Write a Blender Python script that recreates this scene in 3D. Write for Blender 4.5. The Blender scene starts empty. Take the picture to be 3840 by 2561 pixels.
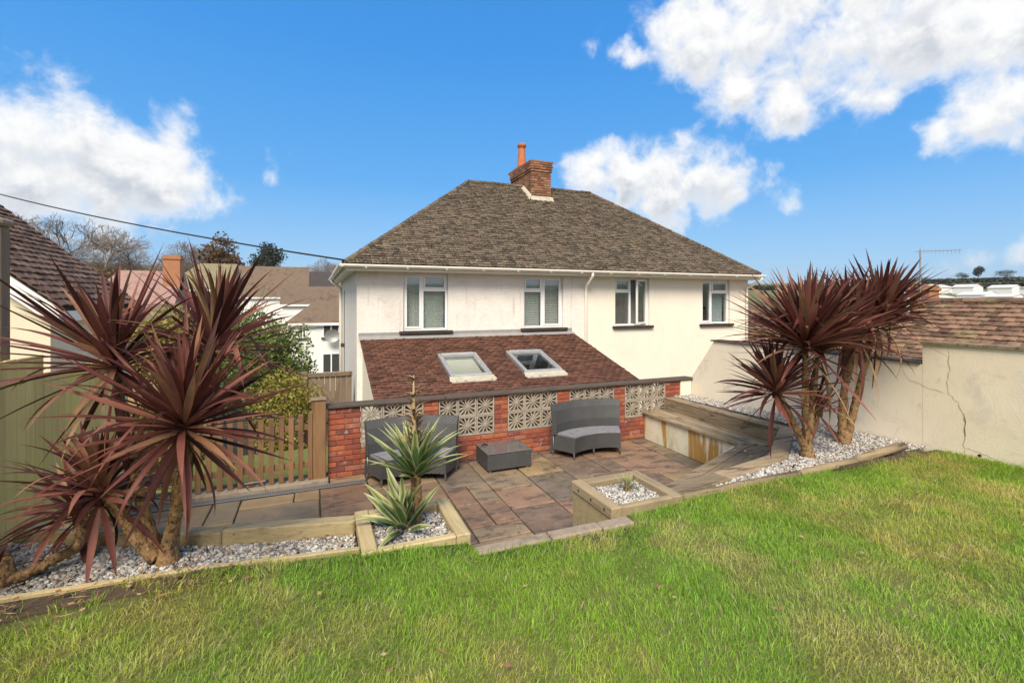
import bpy, math, random
import numpy as np
from mathutils import Matrix, Vector
random.seed(11); rng = np.random.default_rng(7)
sc = bpy.context.scene
col = sc.collection
R = math.radians

# ---------------------------------------------------------------- camera
CAM_H = 1.6
cam = bpy.data.cameras.new('camera'); camo = bpy.data.objects.new('camera', cam); col.objects.link(camo)
camo.location = (0, 0, CAM_H); camo.rotation_euler = (R(90), 0, R(-22.326))
cam.sensor_width = 36; cam.lens = 16.80; cam.shift_y = -0.04; cam.clip_start = .05; cam.clip_end = 12000
sc.camera = camo
sc.view_settings.view_transform = 'Standard'; sc.view_settings.look = 'None'
EXPO = 1.0
sc.view_settings.exposure = EXPO; sc.view_settings.gamma = 1.0

# ---------------------------------------------------------------- node helper
class NT:
    def __init__(s, tree): s.t = tree; s.n = tree.nodes; s.l = tree.links
    def add(s, typ, **kw):
        n = s.n.new(typ)
        for k, v in kw.items(): setattr(n, k, v)
        return n
    def set(s, n, key, val):
        if val is None: return
        if isinstance(val, bpy.types.NodeSocket): s.l.new(val, n.inputs[key])
        else: n.inputs[key].default_value = val
    def math(s, op, a, b=None, c=None, clamp=False):
        n = s.add('ShaderNodeMath', operation=op, use_clamp=clamp)
        s.set(n, 0, a); s.set(n, 1, b); s.set(n, 2, c); return n.outputs[0]
    def vmath(s, op, a, b=None, scale=None):
        n = s.add('ShaderNodeVectorMath', operation=op)
        s.set(n, 0, a); s.set(n, 1, b)
        if scale is not None: s.set(n, 'Scale', scale)
        return n.outputs['Value'] if op in ('DISTANCE', 'DOT_PRODUCT', 'LENGTH') else n.outputs[0]
    def noise(s, vec, scale, detail=5, rough=.55, dist=0.0, color=False):
        n = s.add('ShaderNodeTexNoise'); s.set(n, 'Vector', vec); s.set(n, 'Scale', scale); s.set(n, 'Detail', detail)
        s.set(n, 'Roughness', rough); s.set(n, 'Distortion', dist); return n.outputs['Color' if color else 'Fac']
    def range(s, v, a, b, c=0., d=1., smooth=True):
        n = s.add('ShaderNodeMapRange', interpolation_type='SMOOTHSTEP' if smooth else 'LINEAR')
        s.set(n, 0, v); s.set(n, 1, a); s.set(n, 2, b); s.set(n, 3, c); s.set(n, 4, d); return n.outputs[0]
    def mix(s, f, a, b, blend='MIX'):
        n = s.add('ShaderNodeMix', data_type='RGBA', blend_type=blend)
        s.set(n, 0, f); s.set(n, 6, tuple(a) + (1,) if isinstance(a, (tuple, list)) and len(a) == 3 else a)
        s.set(n, 7, tuple(b) + (1,) if isinstance(b, (tuple, list)) and len(b) == 3 else b); return n.outputs[2]
    def ramp(s, f, stops, interp='LINEAR'):
        n = s.add('ShaderNodeValToRGB'); n.color_ramp.interpolation = interp
        e = n.color_ramp.elements
        while len(e) < len(stops): e.new(.5)
        for el, (p, c) in zip(e, stops): el.position = p; el.color = tuple(c) + (1,) if len(c) == 3 else c
        s.set(n, 0, f); return n.outputs[0]

# ---------------------------------------------------------------- world: sky with drifting cumulus
SUN_EL, SUN_AZ = 46.0, -152.0        # azimuth measured from +Y towards +X: behind the camera, to its left
CLOUDS = [(-.382,.892,.242,.069),(-.34,.911,.234,.068),(-.289,.933,.213,.067),(-.231,.952,.202,.070),(-.387,.904,.182,.081),(-.326,.929,.174,.075),(-.196,.961,.197,.034),(-.397,.875,.276,.035),(-.298,.911,.286,.023),(-.199,.932,.303,.024),(-.073,.969,.237,.016),
 (.631,.734,.251,.067),(.57,.788,.233,.066),(.683,.698,.215,.066),(.519,.819,.244,.051),(.627,.754,.196,.061),(.721,.666,.191,.034),(.661,.731,.169,.036),
 (.611,.644,.46,.074),(.687,.569,.452,.093),(.764,.486,.425,.096),(.825,.404,.395,.087),(.863,.335,.378,.07),(.686,.62,.38,.058),(.747,.56,.358,.055),(.677,.65,.344,.029),(.798,.501,.335,.04),(.826,.454,.334,.035),(.538,.717,.443,.037),(.47,.756,.456,.03),
 (.885,.376,.274,.054),(.894,.343,.287,.054),(.87,.425,.251,.037),(.905,.351,.238,.035),(.916,.399,.051,.028),(.93,.361,.063,.031),(.904,.425,.046,.023),(.934,.349,.08,.028),(.754,.615,.23,.018),(.777,.603,.183,.018)]
w = bpy.data.worlds.new('World'); sc.world = w; w.use_nodes = True
nt = NT(w.node_tree); nt.n.clear()
WS = .10; KX = 1.0 / (WS * 2 ** EXPO)
def kc(c): return tuple(v * KX for v in c)
sky = nt.add('ShaderNodeTexSky'); sky.sky_type = 'NISHITA'; sky.sun_disc = False
sky.sun_elevation = R(SUN_EL); sky.sun_rotation = R(SUN_AZ); sky.altitude = 50; sky.air_density = 1.0; sky.dust_density = .2; sky.ozone_density = 2.0
tc = nt.add('ShaderNodeTexCoord').outputs['Generated']
sep = nt.add('ShaderNodeSeparateXYZ'); nt.l.new(tc, sep.inputs[0])
# clear-air blue of the day, by height only
air = nt.ramp(nt.math('MULTIPLY', sep.outputs[2], 1.4), [(.0, kc((.40,.66,.90))), (.12, kc((.26,.56,.92))), (.32, kc((.085,.41,.90))), (.64, kc((.03,.31,.85))), (1., kc((.02,.24,.72)))])
blue = nt.mix(.88, sky.outputs[0], air)
wob = nt.noise(tc, 7.0, 8, .62, color=True)
pos = nt.vmath('ADD', tc, nt.vmath('SCALE', nt.vmath('SUBTRACT', wob, (.5, .5, .5)), scale=.13))
def cloud_field(p):
    f0 = None
    for x, y, z, r in CLOUDS:
        f = nt.math('MULTIPLY_ADD', nt.vmath('DISTANCE', p, (x, y, z)), -1.0 / (r * 1.42 if r > .03 else .075), 1.0 if r > .045 else (.78 if r > .03 else .36))
        f0 = f if f0 is None else nt.math('SMOOTH_MAX', f0, f, .25)
    # unseen rest of the sky: broken cumulus, thickened to make the fill light neutral
    other = nt.noise(p, 2.4, 4, .55); away = nt.range(nt.vmath('DOT_PRODUCT', p, (.36, .87, .33)), .60, .36)
    return nt.math('MAXIMUM', f0, nt.math('MULTIPLY_ADD', nt.math('SUBTRACT', other, .37), 4.0, nt.math('MULTIPLY_ADD', away, 2.6, -2.6)))
UP = (0, 0, .03)
fb = nt.noise(tc, 13.0, 10, .62, .2); fb2 = nt.noise(nt.vmath('ADD', tc, (.006, .0, .018)), 13.0, 6, .6, .2)
fldc = cloud_field(pos); fldu = cloud_field(nt.vmath('ADD', pos, UP))
dens0 = nt.math('ADD', fldc, nt.math('MULTIPLY', nt.math('SUBTRACT', fb, .5), 1.9))
densu = nt.math('ADD', fldu, nt.math('MULTIPLY', nt.math('SUBTRACT', fb2, .5), 1.9))
dens = nt.range(dens0, -.04, .72)
thick = nt.range(dens0, .25, .9)
lit = nt.range(nt.math('SUBTRACT', dens0, densu), -.50, .42)
shade = nt.math('MULTIPLY', thick, nt.math('SUBTRACT', 1.0, lit))
ccol = nt.mix(shade, kc((1.06,1.05,1.03)), kc((.52,.57,.65)))
skyc = nt.mix(nt.math('MULTIPLY', dens, .98), blue, ccol)
bg = nt.add('ShaderNodeBackground'); nt.l.new(skyc, bg.inputs[0]); bg.inputs[1].default_value = WS
out = nt.add('ShaderNodeOutputWorld'); nt.l.new(bg.outputs[0], out.inputs[0])

# ---------------------------------------------------------------- sun: veiled by thin cloud
sl = bpy.data.lights.new('sun', 'SUN'); sl.energy = 2.8; sl.angle = R(25); sl.color = (1.0, .88, .72)
so = bpy.data.objects.new('sun', sl); col.objects.link(so)
sd = Vector((math.sin(R(SUN_AZ)) * math.cos(R(SUN_EL)), math.cos(R(SUN_AZ)) * math.cos(R(SUN_EL)), math.sin(R(SUN_EL))))
so.rotation_euler = sd.to_track_quat('Z', 'Y').to_euler(); so.location = sd * 60

# ---------------------------------------------------------------- mesh helpers
class MB:
    def __init__(s): s.v = []; s.f = []
    def add(s, vs, fs):
        o = len(s.v); s.v += [tuple(p) for p in vs]; s.f += [tuple(i + o for i in f) for f in fs]; return s
    def box(s, x0, x1, y0, y1, z0, z1):
        return s.add([(x0,y0,z0),(x1,y0,z0),(x1,y1,z0),(x0,y1,z0),(x0,y0,z1),(x1,y0,z1),(x1,y1,z1),(x0,y1,z1)],
                     [(0,3,2,1),(4,5,6,7),(0,1,5,4),(1,2,6,5),(2,3,7,6),(3,0,4,7)])
    def cbox(s, x0, x1, y0, y1, z0, z1, c=.006, M=None):
        cx, cy, cz = (x0+x1)/2, (y0+y1)/2, (z0+z1)/2; hx, hy, hz = (x1-x0)/2, (y1-y0)/2, (z1-z0)/2
        vs = []; idx = {}
        for sx in (-1, 1):
            for sy in (-1, 1):
                for sz in (-1, 1):
                    idx[(sx,sy,sz)] = len(vs)
                    vs += [(cx+sx*hx, cy+sy*(hy-c), cz+sz*(hz-c)), (cx+sx*(hx-c), cy+sy*hy, cz+sz*(hz-c)), (cx+sx*(hx-c), cy+sy*(hy-c), cz+sz*hz)]
        g = lambda a, b, d, k: idx[(a,b,d)] + k
        fs = [(g(1,-1,-1,0),g(1,1,-1,0),g(1,1,1,0),g(1,-1,1,0)), (g(-1,1,-1,0),g(-1,-1,-1,0),g(-1,-1,1,0),g(-1,1,1,0)),
              (g(-1,-1,-1,1),g(1,-1,-1,1),g(1,-1,1,1),g(-1,-1,1,1)), (g(1,1,-1,1),g(-1,1,-1,1),g(-1,1,1,1),g(1,1,1,1)),
              (g(-1,-1,1,2),g(1,-1,1,2),g(1,1,1,2),g(-1,1,1,2)), (g(-1,1,-1,2),g(1,1,-1,2),g(1,-1,-1,2),g(-1,-1,-1,2))]
        for a in (-1, 1):
            for b in (-1, 1):
                fs += [(g(-1,a,b,1),g(1,a,b,1),g(1,a,b,2),g(-1,a,b,2)), (g(a,-1,b,0),g(a,1,b,0),g(a,1,b,2),g(a,-1,b,2)), (g(a,b,-1,0),g(a,b,1,0),g(a,b,1,1),g(a,b,-1,1))]
                for d in (-1, 1): fs.append((g(a,b,d,0),g(a,b,d,1),g(a,b,d,2)))
        if M is not None: vs = [tuple(M @ Vector(p)) for p in vs]
        return s.add(vs, fs)
    def prism(s, poly, z0, z1, M=None):
        n = len(poly); zz0 = z0 if isinstance(z0, (list, tuple)) else [z0]*n; zz1 = z1 if isinstance(z1, (list, tuple)) else [z1]*n
        vs = [(p[0],p[1],zz0[i]) for i, p in enumerate(poly)] + [(p[0],p[1],zz1[i]) for i, p in enumerate(poly)]
        if M is not None: vs = [tuple(M @ Vector(p)) for p in vs]
        return s.add(vs, [tuple(range(n-1,-1,-1)), tuple(range(n,2*n))] + [(i,(i+1)%n,n+(i+1)%n,n+i) for i in range(n)])
    def tube(s, pts, rad, n=8, cap=True):
        pts = [Vector(p) for p in pts]; rad = rad if isinstance(rad, (list, tuple)) else [rad]*len(pts)
        vs = []; prev = None
        for i, p in enumerate(pts):
            t = (pts[min(i+1,len(pts)-1)] - pts[max(i-1,0)]).normalized()
            a = Vector((0,0,1)) if abs(t.z) < .9 else Vector((1,0,0))
            if prev is not None: a = prev
            b = t.cross(a).normalized(); a2 = b.cross(t).normalized(); prev = a2
            for k in range(n):
                th = 2*math.pi*k/n; vs.append(p + (a2*math.cos(th) + b*math.sin(th))*rad[i])
        fs = [(i*n+k, i*n+(k+1)%n, (i+1)*n+(k+1)%n, (i+1)*n+k) for i in range(len(pts)-1) for k in range(n)]
        if cap: fs += [tuple(range(n-1,-1,-1)), tuple(range((len(pts)-1)*n, len(pts)*n))]
        return s.add(vs, fs)
    def sweep(s, C, prof, a0, a1, n, rot=0.0):
        """(r,z) profile swept round C; angle 0 points to +Y, positive towards +X"""
        m = len(prof); vs = []
        for i in range(n+1):
            a = a0 + (a1-a0)*i/n + rot
            vs += [(C[0]+r*math.sin(a), C[1]+r*math.cos(a), C[2]+z) for r, z in prof]
        fs = [(i*m+k, i*m+(k+1)%m, (i+1)*m+(k+1)%m, (i+1)*m+k) for i in range(n) for k in range(m)]
        fs += [tuple(range(m-1,-1,-1)), tuple(range(n*m,(n+1)*m))]
        return s.add(vs, fs)
    def mesh(s, name='mesh', smooth=False):
        me = bpy.data.meshes.new(name); me.from_pydata(s.v, [], s.f); me.update()
        if smooth: me.polygons.foreach_set('use_smooth', [True]*len(me.polygons))
        return me

def np_mesh(name, V, F, smooth=False):
    """V (n,3); F (m,k) constant k"""
    me = bpy.data.meshes.new(name); k = F.shape[1]
    me.vertices.add(len(V)); me.vertices.foreach_set('co', np.asarray(V, np.float32).ravel())
    me.loops.add(F.size); me.loops.foreach_set('vertex_index', np.asarray(F, np.int32).ravel())
    me.polygons.add(len(F)); me.polygons.foreach_set('loop_start', np.arange(0, F.size, k, dtype=np.int32)); me.polygons.foreach_set('loop_total', np.full(len(F), k, np.int32))
    me.update(calc_edges=True)
    if smooth: me.polygons.foreach_set('use_smooth', np.ones(len(F), bool))
    return me

WL = {}
def link(o, parent=None, wloc=(0,0,0)):
    """link o; wloc is its world origin; parents are never rotated"""
    col.objects.link(o); WL[o.name] = Vector(wloc)
    if parent is not None:
        o.parent = parent; o.location = Vector(wloc) - WL[parent.name]
    else: o.location = wloc
    return o
def tag(o, label=None, cat=None, group=None, kind=None):
    if label: o['label'] = label
    if cat: o['category'] = cat
    if group: o['group'] = group
    if kind: o['kind'] = kind
    return o
def thing(name, label, cat, loc, group=None):
    o = bpy.data.objects.new(name, None); o.empty_display_size = .2
    return tag(link(o, None, loc), label, cat, group)
def part(name, mb, mat, parent=None, smooth=False, kind=None):
    me = mb.mesh(name, smooth) if isinstance(mb, MB) else mb
    if not me.materials: me.materials.append(mat)
    o = bpy.data.objects.new(name, me); link(o, parent)
    if kind: o['kind'] = kind
    return o
def inst(name, me, parent, M):
    o = bpy.data.objects.new(name, me); col.objects.link(o); o.parent = parent
    M = Matrix(M); M.translation = M.translation - WL[parent.name]
    o.matrix_local = M; WL[o.name] = M.translation + WL[parent.name]
    return o
def struct(name, mb, mat, smooth=False):
    o = part(name, mb, mat, None, smooth); o['kind'] = 'structure'; return o
def frame(o, x, y, z):
    return Matrix(((x[0],y[0],z[0],o[0]),(x[1],y[1],z[1],o[1]),(x[2],y[2],z[2],o[2]),(0,0,0,1)))

# ---------------------------------------------------------------- materials
MATS = {}
def mat(name, cols, scale=4., detail=6, rough=.85, bump=.25, bscale=60., pv=0., palette=None, stains=(), stretch=None, spec=.3, metal=0., dist=0., trans=0., palmix=1.0, coat=0.):
    """noise ramp over cols + per-piece palette + stains [(colour, scale, lo, hi, amount, stretch)]"""
    m = bpy.data.materials.new(name); m.use_nodes = True; t = NT(m.node_tree); b = t.n['Principled BSDF']
    P = t.add('ShaderNodeNewGeometry'); pos = P.outputs['Position']
    def sv(st):
        return pos if st is None else t.vmath('MULTIPLY', pos, st)
    rnd = t.math('FRACT', t.math('ADD', t.add('ShaderNodeObjectInfo').outputs['Random'], P.outputs['Random Per Island']))
    v = sv(stretch)
    if pv or palette:   # shift the grain from piece to piece
        v = t.vmath('ADD', v, t.vmath('SCALE', (3.1, 5.7, 2.3), scale=rnd))
    n = t.noise(v, scale, detail, .6, dist)
    c = t.ramp(n, [(.28 + .44*i/max(1, len(cols)-1), k) for i, k in enumerate(cols)])
    if palette:
        pc = t.ramp(rnd, [(i/len(palette), k) for i, k in enumerate(palette)], 'CONSTANT')
        lum = t.math('MULTIPLY_ADD', n, .9, .55)
        pc = t.mix(1., pc, t.add('ShaderNodeCombineColor').outputs[0], 'MULTIPLY') if False else t.vmath('SCALE', pc, scale=lum)
        c = t.mix(palmix, c, pc)
    if pv:
        r2 = t.math('FRACT', t.math('MULTIPLY', rnd, 7.31))
        c = t.vmath('SCALE', c, scale=t.math('MULTIPLY_ADD', r2, 2*pv, 1-pv))
    for sc_ in stains:
        k, s_, lo, hi, amt = sc_[:5]; st = sc_[5] if len(sc_) > 5 else None
        c = t.mix(t.math('MULTIPLY', t.range(t.noise(sv(st), s_, 6, .6, .4), lo, hi), amt), c, k)
    t.set(b, 'Base Color', c); t.set(b, 'Roughness', rough); t.set(b, 'Specular IOR Level', spec); t.set(b, 'Metallic', metal)
    if coat: t.set(b, 'Coat Weight', coat); t.set(b, 'Coat Roughness', .15)
    if trans: t.set(b, 'Transmission Weight', trans)
    if bump:
        bn = t.add('ShaderNodeBump'); t.set(bn, 'Strength', bump); t.set(bn, 'Distance', .01); t.set(bn, 'Height', t.noise(v, bscale, 4, .6)); t.l.new(bn.outputs[0], b.inputs['Normal'])
    MATS[name] = m; m['_'] = 1
    return m
DIRT = (.10, .09, .06); GREEN = (.10, .12, .04)
mat('render_white', [(.69,.655,.61), (.75,.715,.67), (.65,.615,.57)], 1.6, 6, .9, 1.0, 16, stains=[((.50,.48,.45), 7., .56, .74, .4), ((.62,.57,.45), 1.2, .55, .8, .35), ((.42,.41,.39), 3.0, .57, .72, .6, (3,3,.25)), ((.36,.37,.30), 1.0, .64, .8, .4)])
mat('render_cream', [(.75,.70,.60), (.78,.73,.63), (.73,.68,.58)], 1.2, 5, .9, .3, 70, stains=[((.62,.56,.44), 1.5, .55, .85, .35), ((.50,.46,.38), 2.5, .6, .78, .35, (3,3,.3))])
mat('render_wall', [(.76,.67,.51), (.82,.74,.59), (.77,.69,.53)], 1.3, 6, .92, .3, 50, stains=[((.60,.57,.51), 1.1, .52, .75, .6), ((.42,.40,.37), 7., .60, .74, .4), ((.46,.44,.41), 2.2, .58, .72, .4), ((.60,.46,.24), 1.9, .6, .8, .4), ((.45,.42,.30), 1.4, .6, .8, .5, (1,1,3))])
mat('render_bench', [(.66,.60,.43), (.74,.70,.56), (.58,.53,.36)], 3., 6, .9, .3, 60, stains=[((.40,.22,.045), 3.2, .54, .61, .95, (1,1,.12)), ((.32,.33,.36), 2.6, .6, .75, .5), ((.40,.40,.16), 5., .55, .8, .4)])
mat('tile_roof', [(.075,.054,.038), (.11,.082,.058), (.052,.04,.03)], 3., 8, .95, .7, 45, pv=.6, stains=[((.25,.21,.145), 22., .54, .62, .8), ((.025,.02,.017), 19., .55, .64, .85), ((.16,.15,.05), 1.7, .58, .78, .5), ((.13,.055,.033), 2.3, .6, .74, .45), ((.32,.29,.23), 55., .58, .66, .7), ((.03,.025,.02), 45., .58, .66, .7)])
mat('tile_red', [(.085,.038,.026), (.125,.056,.036), (.06,.03,.024)], 4., 8, .9, .5, 50, pv=.36, stains=[((.30,.24,.16), 17., .63, .72, .6), ((.05,.035,.03), 8., .58, .75, .6), ((.26,.11,.05), 2.2, .58, .8, .4)])
mat('tile_left', [(.10,.062,.046), (.15,.095,.07), (.075,.048,.038)], 4., 8, .92, .5, 50, pv=.4, stains=[((.30,.26,.2), 15., .6, .72, .6), ((.05,.04,.035), 9., .58, .75, .6)])
mat('tile_right', [(.145,.085,.055), (.20,.12,.08), (.105,.062,.044)], 4., 8, .92, .6, 50, pv=.5, stains=[((.22,.19,.09), 2.5, .5, .72, .7), ((.30,.24,.18), 18., .58, .68, .7), ((.07,.05,.04), 9., .6, .75, .6)])
mat('roof_deck', [(.035,.03,.027), (.05,.042,.036)], 6., 4, .95, .2)
mat('brick', [(.36,.09,.05), (.44,.12,.06), (.30,.08,.05)], 9., 6, .9, .5, 90, palette=[(.27,.075,.045),(.34,.10,.055),(.24,.07,.05),(.38,.12,.06),(.32,.13,.09),(.19,.065,.05),(.33,.085,.05)], stains=[((.46,.36,.30), 8., .6, .7, .6), ((.12,.05,.04), 12., .6, .75, .5)])
mat('mortar', [(.16,.10,.075), (.24,.16,.12)], 14., 5, .95, .4, 80)
mat('brick_chimney', [(.25,.13,.085), (.32,.17,.11), (.2,.10,.07)], 9., 6, .92, .5, 90, palette=[(.21,.10,.06),(.28,.13,.08),(.16,.08,.055),(.31,.165,.10)], stains=[((.10,.10,.06), 5., .55, .72, .7), ((.42,.36,.28), 9., .6, .72, .6)])
mat('terracotta', [(.40,.13,.06), (.48,.17,.08), (.33,.12,.06)], 5., 5, .85, .2, stains=[((.10,.07,.05), 6., .58, .75, .6)])
mat('concrete_block', [(.31,.265,.21), (.38,.33,.265), (.26,.225,.18)], 12., 6, .92, .4, 90, pv=.1, stains=[((.22,.20,.16), 9., .58, .75, .5)])
mat('coping_dark', [(.055,.042,.034), (.10,.078,.062), (.036,.029,.024)], 6., 6, .8, .5, 40, stretch=(.3,3,3), stains=[((.26,.24,.2), 9., .6, .75, .5, (.2,3,3))])
mat('slab', [(.2,.14,.11), (.28,.2,.16), (.15,.11,.09)], 3.2, 7, .6, .8, 11, palette=[(.255,.16,.10),(.175,.122,.085),(.29,.185,.11),(.165,.13,.095),(.30,.21,.11),(.215,.135,.085),(.235,.175,.11)], stains=[((.075,.058,.048), 3.2, .5, .64, .75, (1,2.2,1)), ((.34,.20,.115), 4.5, .55, .7, .55, (1,2.4,1)), ((.10,.10,.04), 1.2, .54, .72, .55), ((.36,.29,.22), 9., .6, .7, .4), ((.05,.042,.036), 14., .58, .68, .6)], spec=.45)
mat('slab_left', [(.24,.19,.12), (.3,.24,.15), (.17,.15,.11)], 3.2, 7, .6, .8, 11, palette=[(.26,.185,.10),(.19,.155,.105),(.27,.195,.11),(.20,.155,.10),(.22,.16,.10)], stains=[((.09,.085,.065), 2.2, .52, .72, .55), ((.13,.14,.06), 1.2, .5, .75, .4)], spec=.45)
mat('joint', [(.035,.032,.026), (.07,.06,.045)], 10., 5, .95, .3, stains=[((.08,.10,.03), 2.5, .5, .7, .7)])
mat('edging_stone', [(.22,.175,.13), (.31,.25,.19), (.16,.13,.10)], 7., 7, .9, .5, 50, stains=[((.09,.08,.06), 8., .56, .72, .6), ((.14,.15,.06), 3., .55, .8, .5)])
mat('timber_mid', [(.25,.19,.115), (.35,.275,.17), (.18,.14,.085)], 2.6, 8, .9, .7, 26, stretch=(.5,7,7), pv=.16, stains=[((.06,.045,.032), 5., .62, .68, .8, (.35,14,14)), ((.17,.16,.075), 2.2, .54, .74, .5)])
mat('timber_mid_y', [(.25,.19,.115), (.35,.275,.17), (.18,.14,.085)], 2.6, 8, .9, .7, 26, stretch=(7,.5,7), pv=.16, stains=[((.06,.045,.032), 5., .62, .68, .8, (14,.35,14)), ((.17,.16,.075), 2.2, .54, .74, .5)])
mat('timber_new', [(.36,.28,.145), (.48,.39,.22), (.28,.215,.115)], 2.6, 8, .88, .6, 26, stretch=(.5,7,7), pv=.16, stains=[((.18,.17,.075), 2.2, .54, .74, .55), ((.10,.075,.045), 5., .62, .68, .8, (.35,14,14)), ((.24,.18,.10), 12., .6, .74, .45)])
mat('timber_new_y', [(.36,.28,.145), (.48,.39,.22), (.28,.215,.115)], 2.6, 8, .88, .6, 26, stretch=(7,.5,7), pv=.16, stains=[((.18,.17,.075), 2.2, .54, .74, .55), ((.10,.075,.045), 5., .62, .68, .8, (14,.35,14)), ((.24,.18,.10), 12., .6, .74, .45)])
mat('timber_old', [(.22,.16,.10), (.33,.255,.165), (.14,.105,.07)], 3., 8, .9, .8, 26, stretch=(.5,8,8), pv=.24, stains=[((.045,.034,.028), 4., .53, .66, .75, (.6,3,3)), ((.19,.17,.065), 1.7, .52, .75, .5), ((.03,.024,.02), 5., .61, .67, .9, (.35,14,14)), ((.36,.30,.22), 6., .6, .72, .5, (.6,4,4))])
mat('timber_old_y', [(.22,.16,.10), (.33,.255,.165), (.14,.105,.07)], 3., 8, .9, .8, 26, stretch=(8,.5,8), pv=.24, stains=[((.045,.034,.028), 4., .53, .66, .75, (3,.6,3)), ((.19,.17,.065), 1.7, .52, .75, .5), ((.03,.024,.02), 5., .61, .67, .9, (14,.35,14)), ((.36,.30,.22), 6., .6, .72, .5, (4,.6,4))])
mat('fence_board', [(.62,.48,.16), (.68,.55,.22), (.50,.39,.14)], 3., 6, .88, .35, 40, stretch=(2,2,.25), pv=.14, stains=[((.58,.55,.13), 1.3, .45, .7, .6), ((.18,.17,.12), 4., .6, .77, .5, (3,3,.3)), ((.40,.25,.12), 2., .6, .8, .4)])
mat('picket', [(.155,.085,.042), (.215,.125,.064), (.11,.065,.036)], 4., 6, .85, .35, 40, stretch=(3,3,.3), pv=.22, stains=[((.10,.07,.045), 5., .57, .74, .6, (3,3,.4)), ((.22,.22,.07), 1.6, .55, .8, .4)])
mat('gate_wood', [(.15,.112,.075), (.21,.16,.11), (.11,.082,.058)], 4., 6, .9, .35, 40, stretch=(3,3,.3), pv=.12)
mat('upvc', [(.80,.80,.80), (.83,.83,.82)], 2., 3, .4, 0, spec=.5)
mat('gutter_cream', [(.76,.72,.64), (.80,.77,.70)], 2., 4, .5, .05, stains=[((.45,.42,.35), 5., .6, .78, .35)])
mat('sill_dark', [(.035,.028,.024), (.06,.05,.042)], 8., 5, .8, .3, stains=[((.22,.10,.07), 6., .6, .75, .5)])
mat('lead', [(.24,.235,.235), (.32,.31,.305)], 5., 5, .7, .3, stains=[((.16,.15,.15), 9., .55, .75, .5)])
mat('mortar_pale', [(.36,.34,.27), (.48,.45,.37)], 7., 5, .95, .5, stains=[((.30,.30,.14), 6., .52, .7, .5)])
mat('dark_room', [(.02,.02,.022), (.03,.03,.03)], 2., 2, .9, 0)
mat('blind', [(.72,.71,.68), (.75,.74,.71)], 3., 2, .6, 0)
mat('curtain', [(.16,.15,.15), (.22,.21,.21)], 3., 3, .9, .1)
mat('curtain_pale', [(.42,.46,.50), (.48,.52,.55)], 3., 3, .9, .1)
mat('skylight_frame', [(.40,.41,.42), (.48,.49,.50)], 4., 4, .42, .05, metal=.55, spec=.5)
mat('metal_dark', [(.05,.05,.052), (.07,.07,.072)], 5., 3, .5, .05, metal=.3)
mat('metal_grey', [(.3,.3,.3), (.36,.36,.36)], 5., 3, .5, .05, metal=.5)
mat('wire_black', [(.02,.02,.02), (.03,.03,.03)], 3., 2, .7, 0)
mat('crack', [(.16,.11,.065), (.24,.17,.10)], 20., 4, .95, .2)
mat('soil', [(.055,.04,.028), (.09,.065,.045), (.04,.03,.022)], 7., 7, .97, .6, 50)
mat('lawn_soil', [(.10,.125,.03), (.14,.15,.045), (.08,.095,.025)], 9., 7, .97, .6, 50)
mat('gravel', [(.5,.49,.46), (.62,.61,.58)], 20., 4, .8, .25, 120, palette=[(.50,.49,.46),(.37,.36,.34),(.60,.59,.56),(.24,.235,.225),(.50,.45,.39),(.42,.42,.41),(.16,.155,.145),(.33,.27,.21)], spec=.35)
mat('gravel_base', [(.16,.155,.145), (.26,.25,.23)], 30., 5, .95, .4, 90)
mat('trunk', [(.20,.115,.052), (.29,.18,.085), (.12,.07,.034)], 18., 7, .92, 1., 45, stretch=(1,1,.8), stains=[((.06,.035,.02), 34., .5, .6, .85, (1,1,.55)), ((.46,.35,.2), 50., .57, .66, .65, (1,1,.6)), ((.03,.02,.012), 9., .6, .72, .6)])
mat('cordyline_leaf', [(.085,.03,.028), (.125,.048,.042), (.06,.02,.02)], 7., 6, .5, .12, 50, palette=[(.155,.05,.04),(.215,.078,.06),(.078,.025,.021),(.28,.115,.085),(.17,.058,.046),(.29,.15,.085),(.105,.034,.028),(.058,.02,.017)], spec=.28)
mat('cordyline_dead', [(.30,.21,.11), (.38,.28,.16), (.22,.14,.07)], 5., 5, .8, .2, 50, palette=[(.30,.20,.11),(.22,.125,.07),(.38,.28,.15),(.19,.095,.06)])
mat('bark_far', [(.15,.12,.10), (.20,.165,.14)], 3., 3, .95, 0)
mat('leaf_green', [(.06,.10,.025), (.09,.14,.03)], 5., 4, .6, 0, palette=[(.10,.15,.03),(.15,.21,.045),(.07,.11,.028),(.20,.24,.06),(.12,.17,.04)], spec=.35)
mat('leaf_yellow', [(.16,.17,.035), (.21,.2,.05)], 5., 4, .6, 0, palette=[(.26,.27,.045),(.34,.31,.07),(.19,.22,.04),(.38,.30,.08),(.30,.23,.07)], spec=.35)
mat('leaf_dark', [(.028,.05,.016), (.04,.065,.02)], 5., 4, .6, 0, palette=[(.028,.05,.016),(.04,.065,.02),(.02,.035,.012)], spec=.35)
mat('leaf_far', [(.035,.045,.028), (.05,.06,.035)], 5., 3, .8, 0, palette=[(.035,.045,.028),(.05,.058,.035),(.03,.035,.022)])
mat('leaf_rust', [(.15,.085,.045), (.19,.11,.06)], 5., 3, .8, 0, palette=[(.15,.085,.045),(.19,.115,.06),(.10,.075,.04)])
mat('wall_bg', [(.76,.76,.74), (.80,.80,.78)], 2., 3, .9, .05)
mat('wall_bg_cream', [(.66,.60,.46), (.70,.64,.50)], 1.2, 4, .9, .1, stains=[((.52,.47,.33), 1.3, .5, .8, .4)])
mat('wall_bg_ochre', [(.34,.22,.10), (.40,.27,.13)], 1.2, 4, .9, .1)
mat('fascia_white', [(.78,.78,.78), (.82,.82,.82)], 1.2, 3, .5, 0, spec=.4)
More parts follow.
